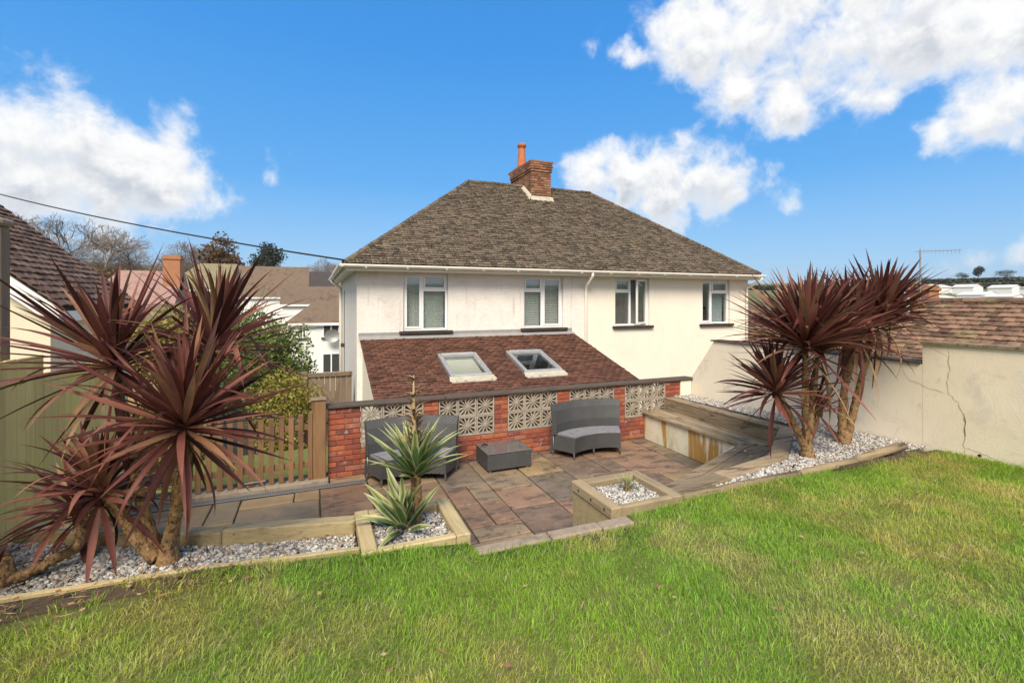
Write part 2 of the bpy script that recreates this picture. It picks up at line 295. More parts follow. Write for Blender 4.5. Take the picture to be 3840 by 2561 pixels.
for nme, cs in dict(roof_bg_brown=[(.12,.085,.06),(.165,.12,.085),(.09,.065,.05)], roof_bg_olive=[(.17,.145,.085),(.23,.20,.12),(.13,.11,.07)], roof_bg_pink=[(.26,.165,.14),(.32,.205,.18),(.21,.135,.12)], roof_bg_black=[(.05,.042,.042),(.07,.06,.06)], roof_bg_overexposed=[(.55,.54,.52),(.68,.67,.65)]).items():  # hillside estate roofs: colour lightened to look overexposed
    mat(nme, cs, 1.5, 8, .92, .7, 6, stains=[((.30,.25,.17), 5., .62, .75, .4)])
mat('brick_far', [(.33,.15,.08), (.40,.19,.10)], 4., 5, .9, .3, 20)
mat('terrain', [(.11,.11,.045), (.13,.16,.05), (.15,.12,.07), (.12,.16,.045)], .018, 5, .97, .1, 1., stains=[((.05,.055,.03), .05, .52, .66, .7), ((.12,.14,.045), .012, .55, .62, .6)])

def glass(name, col_, rough=.03):
    m = bpy.data.materials.new(name); m.use_nodes = True; t = NT(m.node_tree); t.n.clear()
    gl = t.add('ShaderNodeBsdfGlossy'); t.set(gl, 'Roughness', rough); t.set(gl, 'Color', (.9,.95,1,1))
    tr = t.add('ShaderNodeBsdfTransparent'); t.set(tr, 'Color', col_ + (1,))
    fr = t.add('ShaderNodeLayerWeight'); t.set(fr, 'Blend', .5); fa = t.math('POWER', fr.outputs['Facing'], 4.)
    mx = t.add('ShaderNodeMixShader'); t.l.new(t.math('MULTIPLY_ADD', fa, .7, .11), mx.inputs[0]); t.l.new(tr.outputs[0], mx.inputs[1]); t.l.new(gl.outputs[0], mx.inputs[2])
    o = t.add('ShaderNodeOutputMaterial'); t.l.new(mx.outputs[0], o.inputs[0]); MATS[name] = m
glass('glass', (.86,.90,.90)); glass('glass_dark', (.55,.60,.62))

def wicker():
    m = bpy.data.materials.new('wicker'); m.use_nodes = True; t = NT(m.node_tree); b = t.n['Principled BSDF']
    pos = t.add('ShaderNodeNewGeometry').outputs['Position']; sp = t.add('ShaderNodeSeparateXYZ'); t.l.new(pos, sp.inputs[0])
    hz = t.math('SINE', t.math('MULTIPLY', sp.outputs[2], 260.)); vt = t.math('SINE', t.math('MULTIPLY', t.math('ADD', sp.outputs[0], t.math('MULTIPLY', sp.outputs[1], .6)), 190.))
    h = t.math('MULTIPLY', hz, vt); n = t.noise(pos, 6., 5)
    c = t.mix(t.math('MULTIPLY_ADD', h, .5, .5), (.026,.027,.029), (.10,.103,.108))
    c = t.vmath('SCALE', c, scale=t.math('MULTIPLY_ADD', n, .7, .65))
    t.set(b, 'Base Color', c); t.set(b, 'Roughness', .55); t.set(b, 'Specular IOR Level', .4)
    bn = t.add('ShaderNodeBump'); t.set(bn, 'Strength', .6); t.set(bn, 'Distance', .004); t.set(bn, 'Height', h); t.l.new(bn.outputs[0], b.inputs['Normal'])
    MATS['wicker'] = m
wicker()
mat('cushion', [(.17,.165,.18), (.22,.215,.235), (.14,.14,.15)], 9., 6, .8, .35, 130)
mat('table_cover', [(.085,.08,.08), (.13,.12,.118), (.065,.062,.064)], 6., 6, .25, .3, 9, spec=.5, coat=.5)

def attr_mat(name, attr, rough=.6, spec=.3, trans=.0):
    m = bpy.data.materials.new(name); m.use_nodes = True; t = NT(m.node_tree); b = t.n['Principled BSDF']
    a = t.add('ShaderNodeAttribute'); a.attribute_name = attr
    t.set(b, 'Base Color', a.outputs['Color']); t.set(b, 'Roughness', rough); t.set(b, 'Specular IOR Level', spec)
    MATS[name] = m; return m
def grass_mat():
    m = bpy.data.materials.new('grass'); m.use_nodes = True; t = NT(m.node_tree); b = t.n['Principled BSDF']; a = t.add('ShaderNodeAttribute'); a.attribute_name = 'col'
    t.set(b, 'Base Color', a.outputs['Color']); t.set(b, 'Roughness', .5); t.set(b, 'Specular IOR Level', .3)
    tl = t.add('ShaderNodeBsdfTranslucent'); t.set(tl, 'Color', a.outputs['Color']); mx = t.add('ShaderNodeMixShader'); mx.inputs[0].default_value = .4
    t.l.new(b.outputs[0], mx.inputs[1]); t.l.new(tl.outputs[0], mx.inputs[2]); t.l.new(mx.outputs[0], t.n['Material Output'].inputs[0]); MATS['grass'] = m
grass_mat()
def translucent(name, f):
    m = MATS[name]; t = NT(m.node_tree); b = t.n['Principled BSDF']; o = t.n['Material Output']; tl = t.add('ShaderNodeBsdfTranslucent')
    t.l.new(b.inputs['Base Color'].links[0].from_socket, tl.inputs['Color']); mx = t.add('ShaderNodeMixShader'); mx.inputs[0].default_value = f
    t.l.new(b.outputs[0], mx.inputs[1]); t.l.new(tl.outputs[0], mx.inputs[2]); t.l.new(mx.outputs[0], o.inputs[0])
for n_ in ('cordyline_leaf','leaf_green','leaf_yellow','leaf_rust'): translucent(n_, .3)
attr_mat('yucca_leaf', 'col', .45, .4)
M = MATS
# ---------------------------------------------------------------- terrain (one sheet to the horizon)
def lerp_tab(r, tab): return np.interp(r, tab[0], tab[1])
TR = [0, 15, 36, 60, 100, 150, 250, 400, 600, 1200, 3000, 9000]
TL = [-2.9, -2.9, -4.6, -2.5, 3, 8, 16.5, 22, 24, 20, 20, 20]
TM = [-2.9, -2.9, -4.8, -3.0, 2, 6, 13, 18, 20, 20, 20, 20]
TRR = [-2.9, -3.2, -4.4, -4.6, -3.2, -.2, 4.8, 11.5, 22, 0, 10, 10]
def ground(x, y):
    r = np.hypot(x, y); az = np.degrees(np.arctan2(x, y))
    l, m, rr = (np.interp(r, TR, T) for T in (TL, TM, TRR))
    a = np.clip((az + 18) / 22, 0, 1); a = a*a*(3-2*a); b = np.clip((az - 28) / 16, 0, 1); b = b*b*(3-2*b)
    z = (l*(1-a) + m*a)*(1-b) + rr*b
    far = np.exp(-((az-42)/14)**2) * np.clip((r-1500)/1500, 0, 1) * 100
    bump = (np.sin(x*.021+1.3)*np.cos(y*.017) * np.clip((r-60)/200, 0, 1) * 1.6)
    return z + far + bump
rr_ = np.concatenate([[0.01, 4, 8, 12], np.geomspace(15, 4300, 66)]); aa_ = np.radians(np.arange(0, 360, 2.0))
RR, AA = np.meshgrid(rr_, aa_, indexing='ij'); X_ = RR*np.sin(AA); Y_ = RR*np.cos(AA); Z_ = ground(X_, Y_)
nr, na = RR.shape; ii, jj = np.meshgrid(np.arange(nr-1), np.arange(na), indexing='ij')
Fq = np.stack([ii*na+jj, ii*na+(jj+1)%na, (ii+1)*na+(jj+1)%na, (ii+1)*na+jj], -1).reshape(-1, 4)
me = np_mesh('ground', np.stack([X_, Y_, Z_], -1).reshape(-1, 3), Fq, True)
tag(part('ground', me, M['terrain']), 'sloping fields and valley ground beyond the gardens', None, None, 'structure')

# ---------------------------------------------------------------- garden levels
PATIO = -.87; WALL_Y = 7.10
def lawn_z(x, y): return -.0145*max(0, x-.5)
LAWN_EDGE = [(-2.05,3.42),(-1.56,3.37),(-.59,3.33),(.27,3.20),(.94,3.06),(.96,2.89),(2.17,2.87),(2.2,3.04),(2.8,3.08),(4.1,3.17),(6.1,3.22),(6.58,3.22)]
def edge_y(x): return float(np.interp(x, [p[0] for p in LAWN_EDGE], [p[1] for p in LAWN_EDGE]))
# lawn ground: gridded strip following the edge
mb = MB(); xs = np.unique(np.concatenate([np.linspace(-2.05, 6.58, 60), [p[0] for p in LAWN_EDGE]])); ys = 26
vs = []
for x in xs:
    ye = edge_y(x)
    for j in range(ys):
        y = -5 + (ye+5)*j/(ys-1); vs.append((x, y, lawn_z(x, y) - .012 + .012*math.sin(x*3.1+y*2.2)*math.cos(y*2.7)))
n0 = len(vs); vs += [(x, edge_y(x), -1.6) for x in xs]
fs = [(i*ys+j, (i+1)*ys+j, (i+1)*ys+j+1, i*ys+j+1) for i in range(len(xs)-1) for j in range(ys-1)]
fs += [(i*ys+ys-1, (i+1)*ys+ys-1, n0+i+1, n0+i) for i in range(len(xs)-1)]
mb.add(vs, fs); struct('lawn', mb, M['lawn_soil'], True)
# patio bedding + ground under beds
struct('patio_base', MB().box(-2.05, 6.6, 3.0, 7.45, -1.3, PATIO-.022), M['joint'])
LB_IN = [(-1.96,4.50),(-.83,3.93),(.27,3.68)]
def bed(name, poly, z0, z1, m='gravel_base'): return struct(name, MB().prism(poly, z0, z1), M[m])
bed('gravel_bed_base_left', [(-2.05,3.44),(-1.56,3.39),(-.59,3.35),(.27,3.23),(.27,3.66),(-.83,3.91),(-1.96,4.48),(-2.05,4.5)], -1.25, -.135)
RB = [(2.85,3.2),(4.1,3.23),(6.58,3.28),(6.58,7.08),(6.02,7.08),(6.02,4.6),(4.62,3.74),(2.9,3.42)]
bed('gravel_bed_base_right', RB, -1.25, [-.12,-.13,-.15,-.235,-.235,-.18,-.15,-.13])
# picket-side path and passage ground behind the patio, then the drop to the house
struct('path', MB().box(-2.05, .9, 7.45, 9.2, -1.5, -1.02), M['lawn_soil'])
struct('side_passage', MB().box(-3.0, 6.4, 9.2, 10.0, -2.4, -1.9).box(-3.0, .8, 10.0, 20, -2.6, -2.1), M['joint'])

# ---------------------------------------------------------------- paving
PAVE = bpy.data.objects.new('patio', None); link(PAVE, None, (1.5, 5.5, PATIO)); PAVE['kind'] = 'structure'
def pave(x0, x1, y0, y1, cell, seed, left_until):
    rs = random.Random(seed); nx = int(round((x1-x0)/cell)); ny = int(round((y1-y0)/cell)); occ = [[0]*ny for _ in range(nx)]
    sizes = [(3,2),(2,2),(2,3),(2,1),(3,2),(3,3),(1,2)]
    for j in range(ny):
        for i in range(nx):
            if occ[i][j]: continue
            c = sizes[:]; rs.shuffle(c); c.append((1,1))
            for a, b in c:
                if i+a <= nx and j+b <= ny and all(not occ[i+p][j+q] for p in range(a) for q in range(b)):
                    for p in range(a):
                        for q in range(b): occ[i+p][j+q] = 1
                    g = .009; X0, X1 = x0+i*cell+g, x0+(i+a)*cell-g; Y0, Y1 = y0+j*cell+g, y0+(j+b)*cell-g
                    h = rs.uniform(-.004, .004)
                    # riven edge: chamfered slab with slightly wandering outline
                    m_ = MB(); pts = []
                    for (ax, ay, bx, by, k) in ((X0,Y0,X1,Y0,3),(X1,Y0,X1,Y1,3),(X1,Y1,X0,Y1,3),(X0,Y1,X0,Y0,3)):
                        for q in range(k): t = q/k; pts.append((ax+(bx-ax)*t+rs.uniform(-.004,.004), ay+(by-ay)*t+rs.uniform(-.004,.004)))
                    cx, cy = (X0+X1)/2, (Y0+Y1)/2
                    top = [(cx+(p[0]-cx)*(1-.012/max(.1,X1-X0)*2), cy+(p[1]-cy)*(1-.012/max(.1,Y1-Y0)*2)) for p in pts]
                    n = len(pts); z = PATIO+h
                    m_.add([(p[0],p[1],PATIO-.03) for p in pts]+[(p[0],p[1],z-.007) for p in pts]+[(p[0],p[1],z) for p in top],
                           [(q,(q+1)%n,n+(q+1)%n,n+q) for q in range(n)]+[(n+q,n+(q+1)%n,2*n+(q+1)%n,2*n+q) for q in range(n)]+[tuple(range(2*n,3*n))])
                    part('paving_slab', m_, M['slab_left' if cx < left_until else 'slab'], PAVE)
                    break
pave(-2.05, .65, 3.75, 6.75, .3, 4, .2)
pave(.65, 5.45, 3.75, 7.05, .3, 9, .2)
part('paving_slab', MB().cbox(.18,.64,6.915,7.09,PATIO-.03,PATIO+.003,.006), M['slab'], PAVE)
# drain channel with slotted grating along the fence foot
dr = thing('drain_channel', 'slotted dark drain channel along the foot of the picket fence', 'drain', (-.7, 6.84, PATIO))
part('channel', MB().box(-2.05, .645, 6.78, 6.90, PATIO-.05, PATIO-.006), M['metal_dark'], dr)
g = MB()
for k in range(133): g.box(-2.03+k*.02, -2.03+k*.02+.010, 6.79, 6.89, PATIO-.006, PATIO+.004)
g.box(-2.05, .645, 6.775, 6.788, PATIO-.006, PATIO+.005); g.box(-2.05, .645, 6.892, 6.905, PATIO-.006, PATIO+.005)
part('grating', g, M['metal_grey'], dr)
struct('fence_kerb', MB().cbox(-2.05, .16, 6.91, 7.12, PATIO-.1, PATIO+.05, .01), M['edging_stone'])

# ---------------------------------------------------------------- steps down to the patio
st = thing('garden_steps', 'stone steps going down from the lawn to the patio between two planters', 'steps', (1.55, 3.4, PATIO))
for k in range(1, 4): part('step', MB().cbox(1.0, 2.09, 2.985+.27*(k-1), 2.985+.27*k+.02, -1.2, -.2175*k, .008), M['slab'], st)
x = .955
for k, wdt in enumerate((.53, .40, .27)):
    part('edging_slab', MB().cbox(x, x+wdt-.008, 2.885-.008*k, 2.982, -.28, -.004+.003*(k % 2), .012), M['edging_stone'], st); x += wdt

# ---------------------------------------------------------------- red brick wall with pierced blocks
bw = thing('brick_garden_wall', 'red brick garden wall with pierced star-pattern concrete blocks and dark coping', 'wall', (3.3, 7.2, PATIO))
TOPB = .095; CH = (TOPB - PATIO)/13
part('mortar_core', MB().box(.175, .588, 7.113, 7.325, PATIO-.05, TOPB), M['mortar'], bw)
part('mortar_core', MB().box(.588, 6.33, 7.113, 7.205, PATIO-.05, PATIO+5*CH), M['mortar'], bw)
BR = {}
def brick_mesh(l, d=.1, h=.0625, mt='brick'):
    k = (round(l, 3), d, mt)
    if k not in BR:
        me = MB().cbox(0, l, 0, d, 0, h, .004).mesh('brick'); me.materials.append(M[mt]); BR[k] = me
    return BR[k]
def brick(parent, x, y, z, l, d=.1, mt='brick'):
    inst('brick', brick_mesh(l, d, mt=mt), parent, Matrix.Translation((x + random.uniform(-.002,.002), y + random.uniform(-.003,.003), z)))
for c in range(13):
    z = PATIO + c*CH
    ls = [.213,.213] if c % 2 else [.10,.213,.10]
    x = .163
    for l in ls: brick(bw, x, WALL_Y, z, l); x += l + .0035 + (.003 if c % 2 else .0)
    for yy in (7.215,): brick(bw, .163, yy, z, .429, .115)
for c in range(5):
    z = PATIO + c*CH; x = .598 - (.112 if c % 2 else 0)
    x = .598
    if c % 2: brick(bw, x, WALL_Y, z, .102); x += .112
    while x < 6.32:
        l = min(.213, 6.33-x)
        if l > .03: brick(bw, x, WALL_Y, z, round(l, 3))
        x += .2245
BSZ = .2987
def screen_block():
    m_ = MB(); s = BSZ-.006; h = s/2; d = .085; f = .020
    m_.box(-h,h,0,d,-h,-h+f).box(-h,h,0,d,h-f,h).box(-h,-h+f,0,d,-h+f,h-f).box(h-f,h,0,d,-h+f,h-f)
    Mx = Matrix(((1,0,0,0),(0,0,1,0.006),(0,1,0,0),(0,0,0,1))); inn = h-f+.001
    def pol(deg, r): a = math.radians(deg); return (r*math.cos(a), r*math.sin(a))
    def rim(deg):
        a = math.radians(deg); c_, s_ = math.cos(a), math.sin(a); k = inn/max(abs(c_), abs(s_)); return (c_*k, s_*k)
    for q in range(4):
        b = 90*q
        m_.prism([pol(b-30,.014), rim(b-22), rim(b-14), pol(b-5,.05), pol(b, .014)], 0, .05, Mx)
        m_.prism([pol(b, .014), pol(b+5,.05), rim(b+14), rim(b+22), pol(b+30,.014)], 0, .05, Mx)
        m_.prism([pol(b+45-35,.012), rim(b+45-3.5), rim(b+45+3.5), pol(b+45+35,.012)], .004, .054, Mx)
    m_.prism([pol(22.5+45*k, .024) for k in range(8)], -.006, .06, Mx)
    me = m_.mesh('screen_block'); me.materials.append(M['concrete_block']); return me
sbm = screen_block()
for i in range(5):
    xa = .596 + 1.124*i
    for a in range(3):
        for b in range(2):
            inst('screen_block', sbm, bw, Matrix.Translation((xa+BSZ*(a+.5), WALL_Y+.004+random.uniform(-.002,.003), PATIO+5*CH+.006+BSZ*(b+.5))) @ Matrix.Rotation(random.choice((0,1,2,3))*math.pi/2, 4, 'Y'))
    xb = xa+3*BSZ; wp = .2279 if i < 4 else .342
    part('mortar_core', MB().box(xb+.006, xb+wp-.006, 7.113, 7.32, PATIO+5*CH, TOPB), M['mortar'], bw)
    for c in range(5, 13):
        z = PATIO + c*CH
        if wp < .3:
            if c % 2: brick(bw, xb+.004, WALL_Y, z, .218)
            else:
                brick(bw, xb+.004, WALL_Y, z, .105); brick(bw, xb+.117, WALL_Y, z, .105)
        else:
            brick(bw, xb+.004, WALL_Y, z, .213 if c % 2 else .105); brick(bw, xb+(.225 if c % 2 else .117), WALL_Y, z, .112 if c % 2 else .22)
part('end_pier', MB().cbox(6.334, 6.59, 7.09, 7.33, -.9, TOPB, .006), M['render_cream'], bw)
x = .12
for k, l in enumerate((1.7, 1.75, 1.62, 1.42)):
    part('coping', MB().cbox(x, x+l-.006, 7.06, 7.27, TOPB+.002, TOPB+.050+.002*(k % 2), .01), M['coping_dark'], bw); x += l

# ---------------------------------------------------------------- house
HS = thing('semi_detached_house', 'pair of white and cream rendered houses under one hipped tiled roof', 'house', (6.5, 14.35, -2.8))
YH = 10.8; GZ = -2.9; TZ = 2.24
WIN = [(1.806,2.755,2.837),(4.75,5.755,5.849),(7.427,8.419,8.551),(10.422,11.327,11.513)]
WZ0, WZ1 = .962, 2.214
def wall_with(x0, x1, wins):
    m_ = MB(); x = x0
    for a, _, r in wins:
        m_.box(x, a, YH, YH+.25, GZ, TZ); m_.box(a, r, YH, YH+.25, GZ, WZ0-.05); m_.box(a, r, YH, YH+.25, WZ1, TZ); x = r
    return m_.box(x, x1, YH, YH+.25, GZ, TZ)
wl = wall_with(.82, 6.49, WIN[:2]).box(.82, 1.07, YH+.25, 17.9, GZ, TZ).box(1.07, 6.49, 17.65, 17.9, GZ, TZ)
part('wall', wl, M['render_white'], HS)['label'] = 'white textured render of the nearer house half'
wr = wall_with(6.49, 12.25, WIN[2:]).box(12.0, 12.25, YH+.25, 17.9, GZ, TZ).box(6.49, 12.0, 17.65, 17.9, GZ, TZ)
part('wall', wr, M['render_cream'], HS)['label'] = 'smooth cream render of the farther house half'
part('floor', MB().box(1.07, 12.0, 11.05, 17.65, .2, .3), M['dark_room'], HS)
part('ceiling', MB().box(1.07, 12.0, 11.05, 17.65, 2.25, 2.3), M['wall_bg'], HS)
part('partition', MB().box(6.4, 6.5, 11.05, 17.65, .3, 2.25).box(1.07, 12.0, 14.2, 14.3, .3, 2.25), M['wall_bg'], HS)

def bars(m_, x0, x1, z0, z1, y0, y1, w):
    m_.box(x0,x1,y0,y1,z0,z0+w).box(x0,x1,y0,y1,z1-w,z1).box(x0,x0+w,y0,y1,z0+w,z1-w).box(x1-w,x1,y0,y1,z0+w,z1-w)
def window(a, b, r, tall, dress, ajar=False):
    w_ = b-a; f = .045; y0, y1 = YH+.075, YH+.145
    mid = a + w_*(.47 if tall == 'L' else .53)
    m_ = MB(); bars(m_, a+.004, r-.004, WZ0-.045, WZ1-.003, y0, y1, f)
    m_.box(mid-.026, mid+.026, y0+.002, y1-.002, WZ0, WZ1-.05)
    tx0, tx1 = (mid+.026, r-.049) if tall == 'L' else (a+.049, mid-.026)
    cx0, cx1 = (a+.049, mid-.026) if tall == 'L' else (mid+.026, r-.049)
    tz = WZ1 - .05 - .30
    m_.box(tx0, tx1, y0+.003, y1-.003, tz-.05, tz)
    W = part('window', m_, M['upvc'], HS)
    s = MB(); bars(s, tx0+.002, tx1-.002, tz+.003, WZ1-.051, y0-.014, y0+.03, .036); part('sash', s, M['upvc'], W)
    part('pane', MB().box(tx0+.03, tx1-.03, y0+.008, y0+.016, tz+.03, WZ1-.08), M['glass'], W)
    part('pane', MB().box(tx0-.004, tx1+.004, y0+.03, y0+.038, WZ0-.004, tz-.046), M['glass'], W)
    s = MB(); bars(s, cx0+.002, cx1-.002, WZ0+.003, WZ1-.053, y0-.014, y0+.03, .042)
    pn = MB().box(cx0+.036, cx1-.036, y0+.006, y0+.014, WZ0+.036, WZ1-.086)
    if ajar:
        hx = cx1-.002; Rm = Matrix.Translation((hx, y0, 0)) @ Matrix.Rotation(R(24), 4, 'Z') @ Matrix.Translation((-hx, -y0, 0))
        for q in (s, pn): q.v = [tuple(Rm @ Vector(p)) for p in q.v]
    part('sash', s, M['upvc'], W); part('pane', pn, M['glass'], W)
    sl_ = MB().cbox(a-.09, r+.10, YH-.085, YH+.07, WZ0-.115, WZ0-.048, .012); part('sill', sl_, M['sill_dark'], W)
    yb = YH+.20
    if dress == 'blind':
        sm = MB().box(0, 1, -.022, .022, -.0012, .0012).mesh('blind_slat'); sm.materials.append(M['blind'])
        for (p, q) in ((a+.06, mid-.03), (mid+.03, r-.06)):
            z = WZ0+.02
            while z < WZ1-.06:
                inst('blind_slat', sm, W, Matrix.Translation((p, yb+.0, z)) @ Matrix.Rotation(R(46), 4, 'X') @ Matrix.Diagonal((q-p, 1, 1, 1))); z += .046
            part('blind_cord', MB().box(p+(q-p)*.56, p+(q-p)*.56+.022, yb+.004, yb+.008, WZ0, WZ1-.05), M['blind'], W)
    else:
        m_ = MB(); n = 46; p, q = (a+.04, r-.04) if dress == 'curtain' else (mid+.02, r-.06)
        vs = []
        for i in range(n+1):
            x = p+(q-p)*i/n; y = yb+.06+.018*math.sin(i*1.35); vs += [(x,y,WZ0-.03),(x,y,WZ1)]
        m_.add(vs, [(2*i,2*i+2,2*i+3,2*i+1) for i in range(n)]); part('curtain', m_, M[dress], W, True)
window(*WIN[0], 'L', 'blind'); window(*WIN[1], 'R', 'blind'); window(*WIN[2], 'R', 'curtain', True); window(*WIN[3], 'L', 'curtain_pale')

# roof
EX0, EX1, EY0, EY1, EZ = .55, 12.35, 10.42, 18.28, 2.37
RX0, RX1, RY, RZ = 4.43, 8.80, 14.35, 5.31
def tile_plane(parent, O, u, v, lim, L, gauge, w, th, m, maxobj, name='tile', left=1., seed=3):
    """tiles on a plane: O origin at eave, u along, v up the slope; lim(s)->(u0,u1) at slope distance s"""
    rs = random.Random(seed); u = Vector(u).normalized(); v = Vector(v).normalized(); n = u.cross(v).normalized()
    if n.z < 0: n = -n
    O = Vector(O); meshes = []
    for k in range(5):
        t = MB(); j = [rs.uniform(-.003,.003) for _ in range(4)]; hl = gauge+.035; sag = rs.uniform(0, .004)
        t.add([(0,j[0],.010),(w*.5,(j[0]+j[1])/2,.012),(w-.012,j[1],.010),(0,hl,-th*.4),(w-.005,hl,-th*.4),(0,j[0],.006+th),(w*.5,(j[0]+j[1])/2,.020+th-sag),(w-.012,j[1],.006+th),(0,hl,th*.25),(w-.005,hl,th*.25)],
              [(5,6,7,9,8),(0,1,6,5),(1,2,7,6),(2,4,9,7),(0,5,8,3)])
        me_ = t.mesh(name); me_.materials.append(M[m]); meshes.append((me_, t))
    stuff = MB(); cnt = 0; s = 0.; row = 0
    while s < L-.02:
        a, b = lim(min(s+gauge*.5, L)); x = a - (w*.5 if row % 2 else 0)
        while x < b-.01:
            x0, x1 = max(x, a), min(x+w, b)
            if x1-x0 > .012:
                me_, t = meshes[rs.randrange(5)]; rz = rs.uniform(-.022,.022); lift = rs.uniform(0,.009)
                Mm = frame(O+u*x0+v*s+n*lift, u, v, n) @ Matrix.Rotation(rz, 4, 'Z') @ Matrix.Rotation(rs.uniform(-.03,.05), 4, 'X') @ Matrix.Rotation(rs.uniform(-.02,.02), 4, 'Y')
                full = x1-x0 > w-.001
                if full and cnt < maxobj: inst(name, me_, parent, Mm); cnt += 1
                else:
                    k = (x1-x0)/w; stuff.add([Mm @ Vector((p[0]*k, p[1], p[2])) for p in t.v], t.f)
            x += w
        s += gauge; row += 1
    if stuff.v: part(name, stuff, M[m], parent, kind='stuff')
ROOF = part('roof', MB().add([(EX0,EY0,EZ),(EX1,EY0,EZ),(EX1,EY1,EZ),(EX0,EY1,EZ),(RX0,RY,RZ-.02),(RX1,RY,RZ-.02)], [(0,1,5,4),(1,2,5),(2,3,4,5),(3,0,4),(3,2,1,0)]), M['roof_deck'], HS)
Lf = math.hypot(RY-EY0, RZ-EZ); Ls = math.hypot(RX0-EX0, RZ-EZ); Lr = math.hypot(EX1-RX1, RZ-EZ)
tile_plane(ROOF, (EX0,EY0-.03,EZ-.01), (1,0,0), (0,RY-EY0,RZ-EZ), lambda s: (s/Lf*(RX0-EX0), (EX1-EX0)-s/Lf*(EX1-RX1)), Lf, .1, .168, .016, 'tile_roof', 300)
tile_plane(ROOF, (EX0-.03,EY1,EZ-.01), (0,-1,0), (RX0-EX0,0,RZ-EZ), lambda s: (s/Ls*(EY1-RY), (EY1-EY0)-s/Ls*(RY-EY0)), Ls, .1, .168, .016, 'tile_roof', 0, seed=5)
tile_plane(ROOF, (EX1+.03,EY0,EZ-.01), (0,1,0), (RX1-EX1,0,RZ-EZ), lambda s: (s/Lr*(RY-EY0), (EY1-EY0)-s/Lr*(EY1-RY)), Lr, .1, .168, .016, 'tile_roof', 0, seed=6)
def ridge_run(parent, A, B, l, rad, m, name='ridge_tile', lift=.0):
    A, B = Vector(A), Vector(B); d = (B-A); n = max(1, int(d.length/l)); d /= n; t = d.normalized()
    s_ = t.cross(Vector((0,0,1))).normalized(); up = s_.cross(t); mb_ = MB(); k = 7; vs = []
    for e, rr in ((0., rad), (1.04, rad*.93)):
        for i in range(k):
            a = math.pi*(i/(k-1))*1.06 - .09; p = (s_*math.cos(a)+up*math.sin(a)*.75)*rr + d*e; vs.append(p)
    mb_.add(vs, [(i,i+1,k+i+1,k+i) for i in range(k-1)]); me_ = mb_.mesh(name, True); me_.materials.append(M[m])
    for i in range(n): inst(name, me_, parent, Matrix.Translation(A+d*i+Vector((0,0,lift+random.uniform(-.006,.006)))) @ Matrix.Rotation(random.uniform(-.02,.02),4,'Z'))
ridge_run(ROOF, (RX0,RY,RZ-.01), (RX1,RY,RZ-.01), .36, .11, 'tile_roof')
ridge_run(ROOF, (EX0,EY0,EZ), (RX0,RY,RZ), .19, .075, 'tile_roof', 'hip_tile', .012)
ridge_run(ROOF, (EX1,EY0,EZ), (RX1,RY,RZ), .19, .075, 'tile_roof', 'hip_tile', .012)
# fascia, soffit, gutters, downpipes
part('soffit', MB().box(EX0+.05,EX1-.05,EY0+.05,YH-.002,TZ+.002,TZ+.02).box(EX0+.05,.818,YH,EY1-.05,TZ+.002,TZ+.02).box(12.252,EX1-.05,YH,EY1-.05,TZ+.002,TZ+.02), M['gutter_cream'], HS)
part('fascia', MB().box(EX0+.02,EX1-.02,EY0+.03,EY0+.05,TZ-.02,EZ-.012).box(EX0+.03,EX0+.05,EY0+.05,EY1,TZ-.02,EZ-.012).box(EX1-.05,EX1-.03,EY0+.05,EY1,TZ-.02,EZ-.012), M['gutter_cream'], HS)
def gutter(p0, p1):
    p0, p1 = Vector(p0), Vector(p1); t = (p1-p0).normalized(); s_ = t.cross(Vector((0,0,1)))
    m_ = MB(); k = 8; vs = []
    for rr in (.062, .054):
        for p in (p0, p1):
            for i in range(k+1): a = math.pi*i/k; vs.append(p + s_*rr*math.cos(a) - Vector((0,0,1))*rr*math.sin(a)*1.1)
    q = k+1
    m_.add(vs, [(i,i+1,q+i+1,q+i) for i in range(k)]+[(2*q+i+1,2*q+i,3*q+i,3*q+i+1) for i in range(k)]+[(0,q,3*q,2*q),(k,2*q+k,3*q+k,q+k)])
    return m_
GZ_ = EZ-.02
gu = gutter((EX0-.1,EY0-.045,GZ_),(EX1+.08,EY0-.045,GZ_)); part('gutter', gu, M['gutter_cream'], HS, True)
gu = gutter((EX0-.065,EY0-.1,GZ_-.002),(EX0-.065,EY1+.05,GZ_-.002)); part('gutter', gu, M['gutter_cream'], HS, True)
for i in range(14): part('gutter_bracket', MB().box(EX0+.4+i*.86, EX0+.43+i*.86, EY0-.112, EY0+.03, GZ_-.075, GZ_-.066), M['gutter_cream'], HS)
def pipe(pts, r=.036): return part('downpipe', MB().tube(pts, r, 10), M['gutter_cream'], HS, True)
pipe([(6.46,EY0-.05,GZ_-.05),(6.46,EY0-.05,GZ_-.14),(6.49,YH-.07,GZ_-.36),(6.49,YH-.05,GZ_-.5),(6.49,YH-.05,-2.6)])
pipe([(12.33,EY0-.05,GZ_-.05),(12.33,EY0-.03,GZ_-.14),(12.15,YH-.07,GZ_-.36),(12.15,YH-.05,GZ_-.5),(12.15,YH-.05,-2.6)])
pipe([(EX0-.065,17.0,GZ_-.06),(EX0-.05,17.0,GZ_-.12),(.77,17.0,GZ_-.36),(.77,17.0,GZ_-.5),(.77,17.0,-2.6)], .05)
part('wall_cable', MB().tube([(.812,15.5,1.9),(.812,15.5,-.6)], .008, 5), M['wire_black'], HS)
part('wall_lamp', MB().cbox(.70,.82,15.4,15.5,.18,.3,.02), M['metal_dark'], HS)
part('wall_cable', MB().tube([(11.92,YH-.012,1.95),(11.92,YH-.012,-1.0)], .009, 5), M['gutter_cream'], HS)

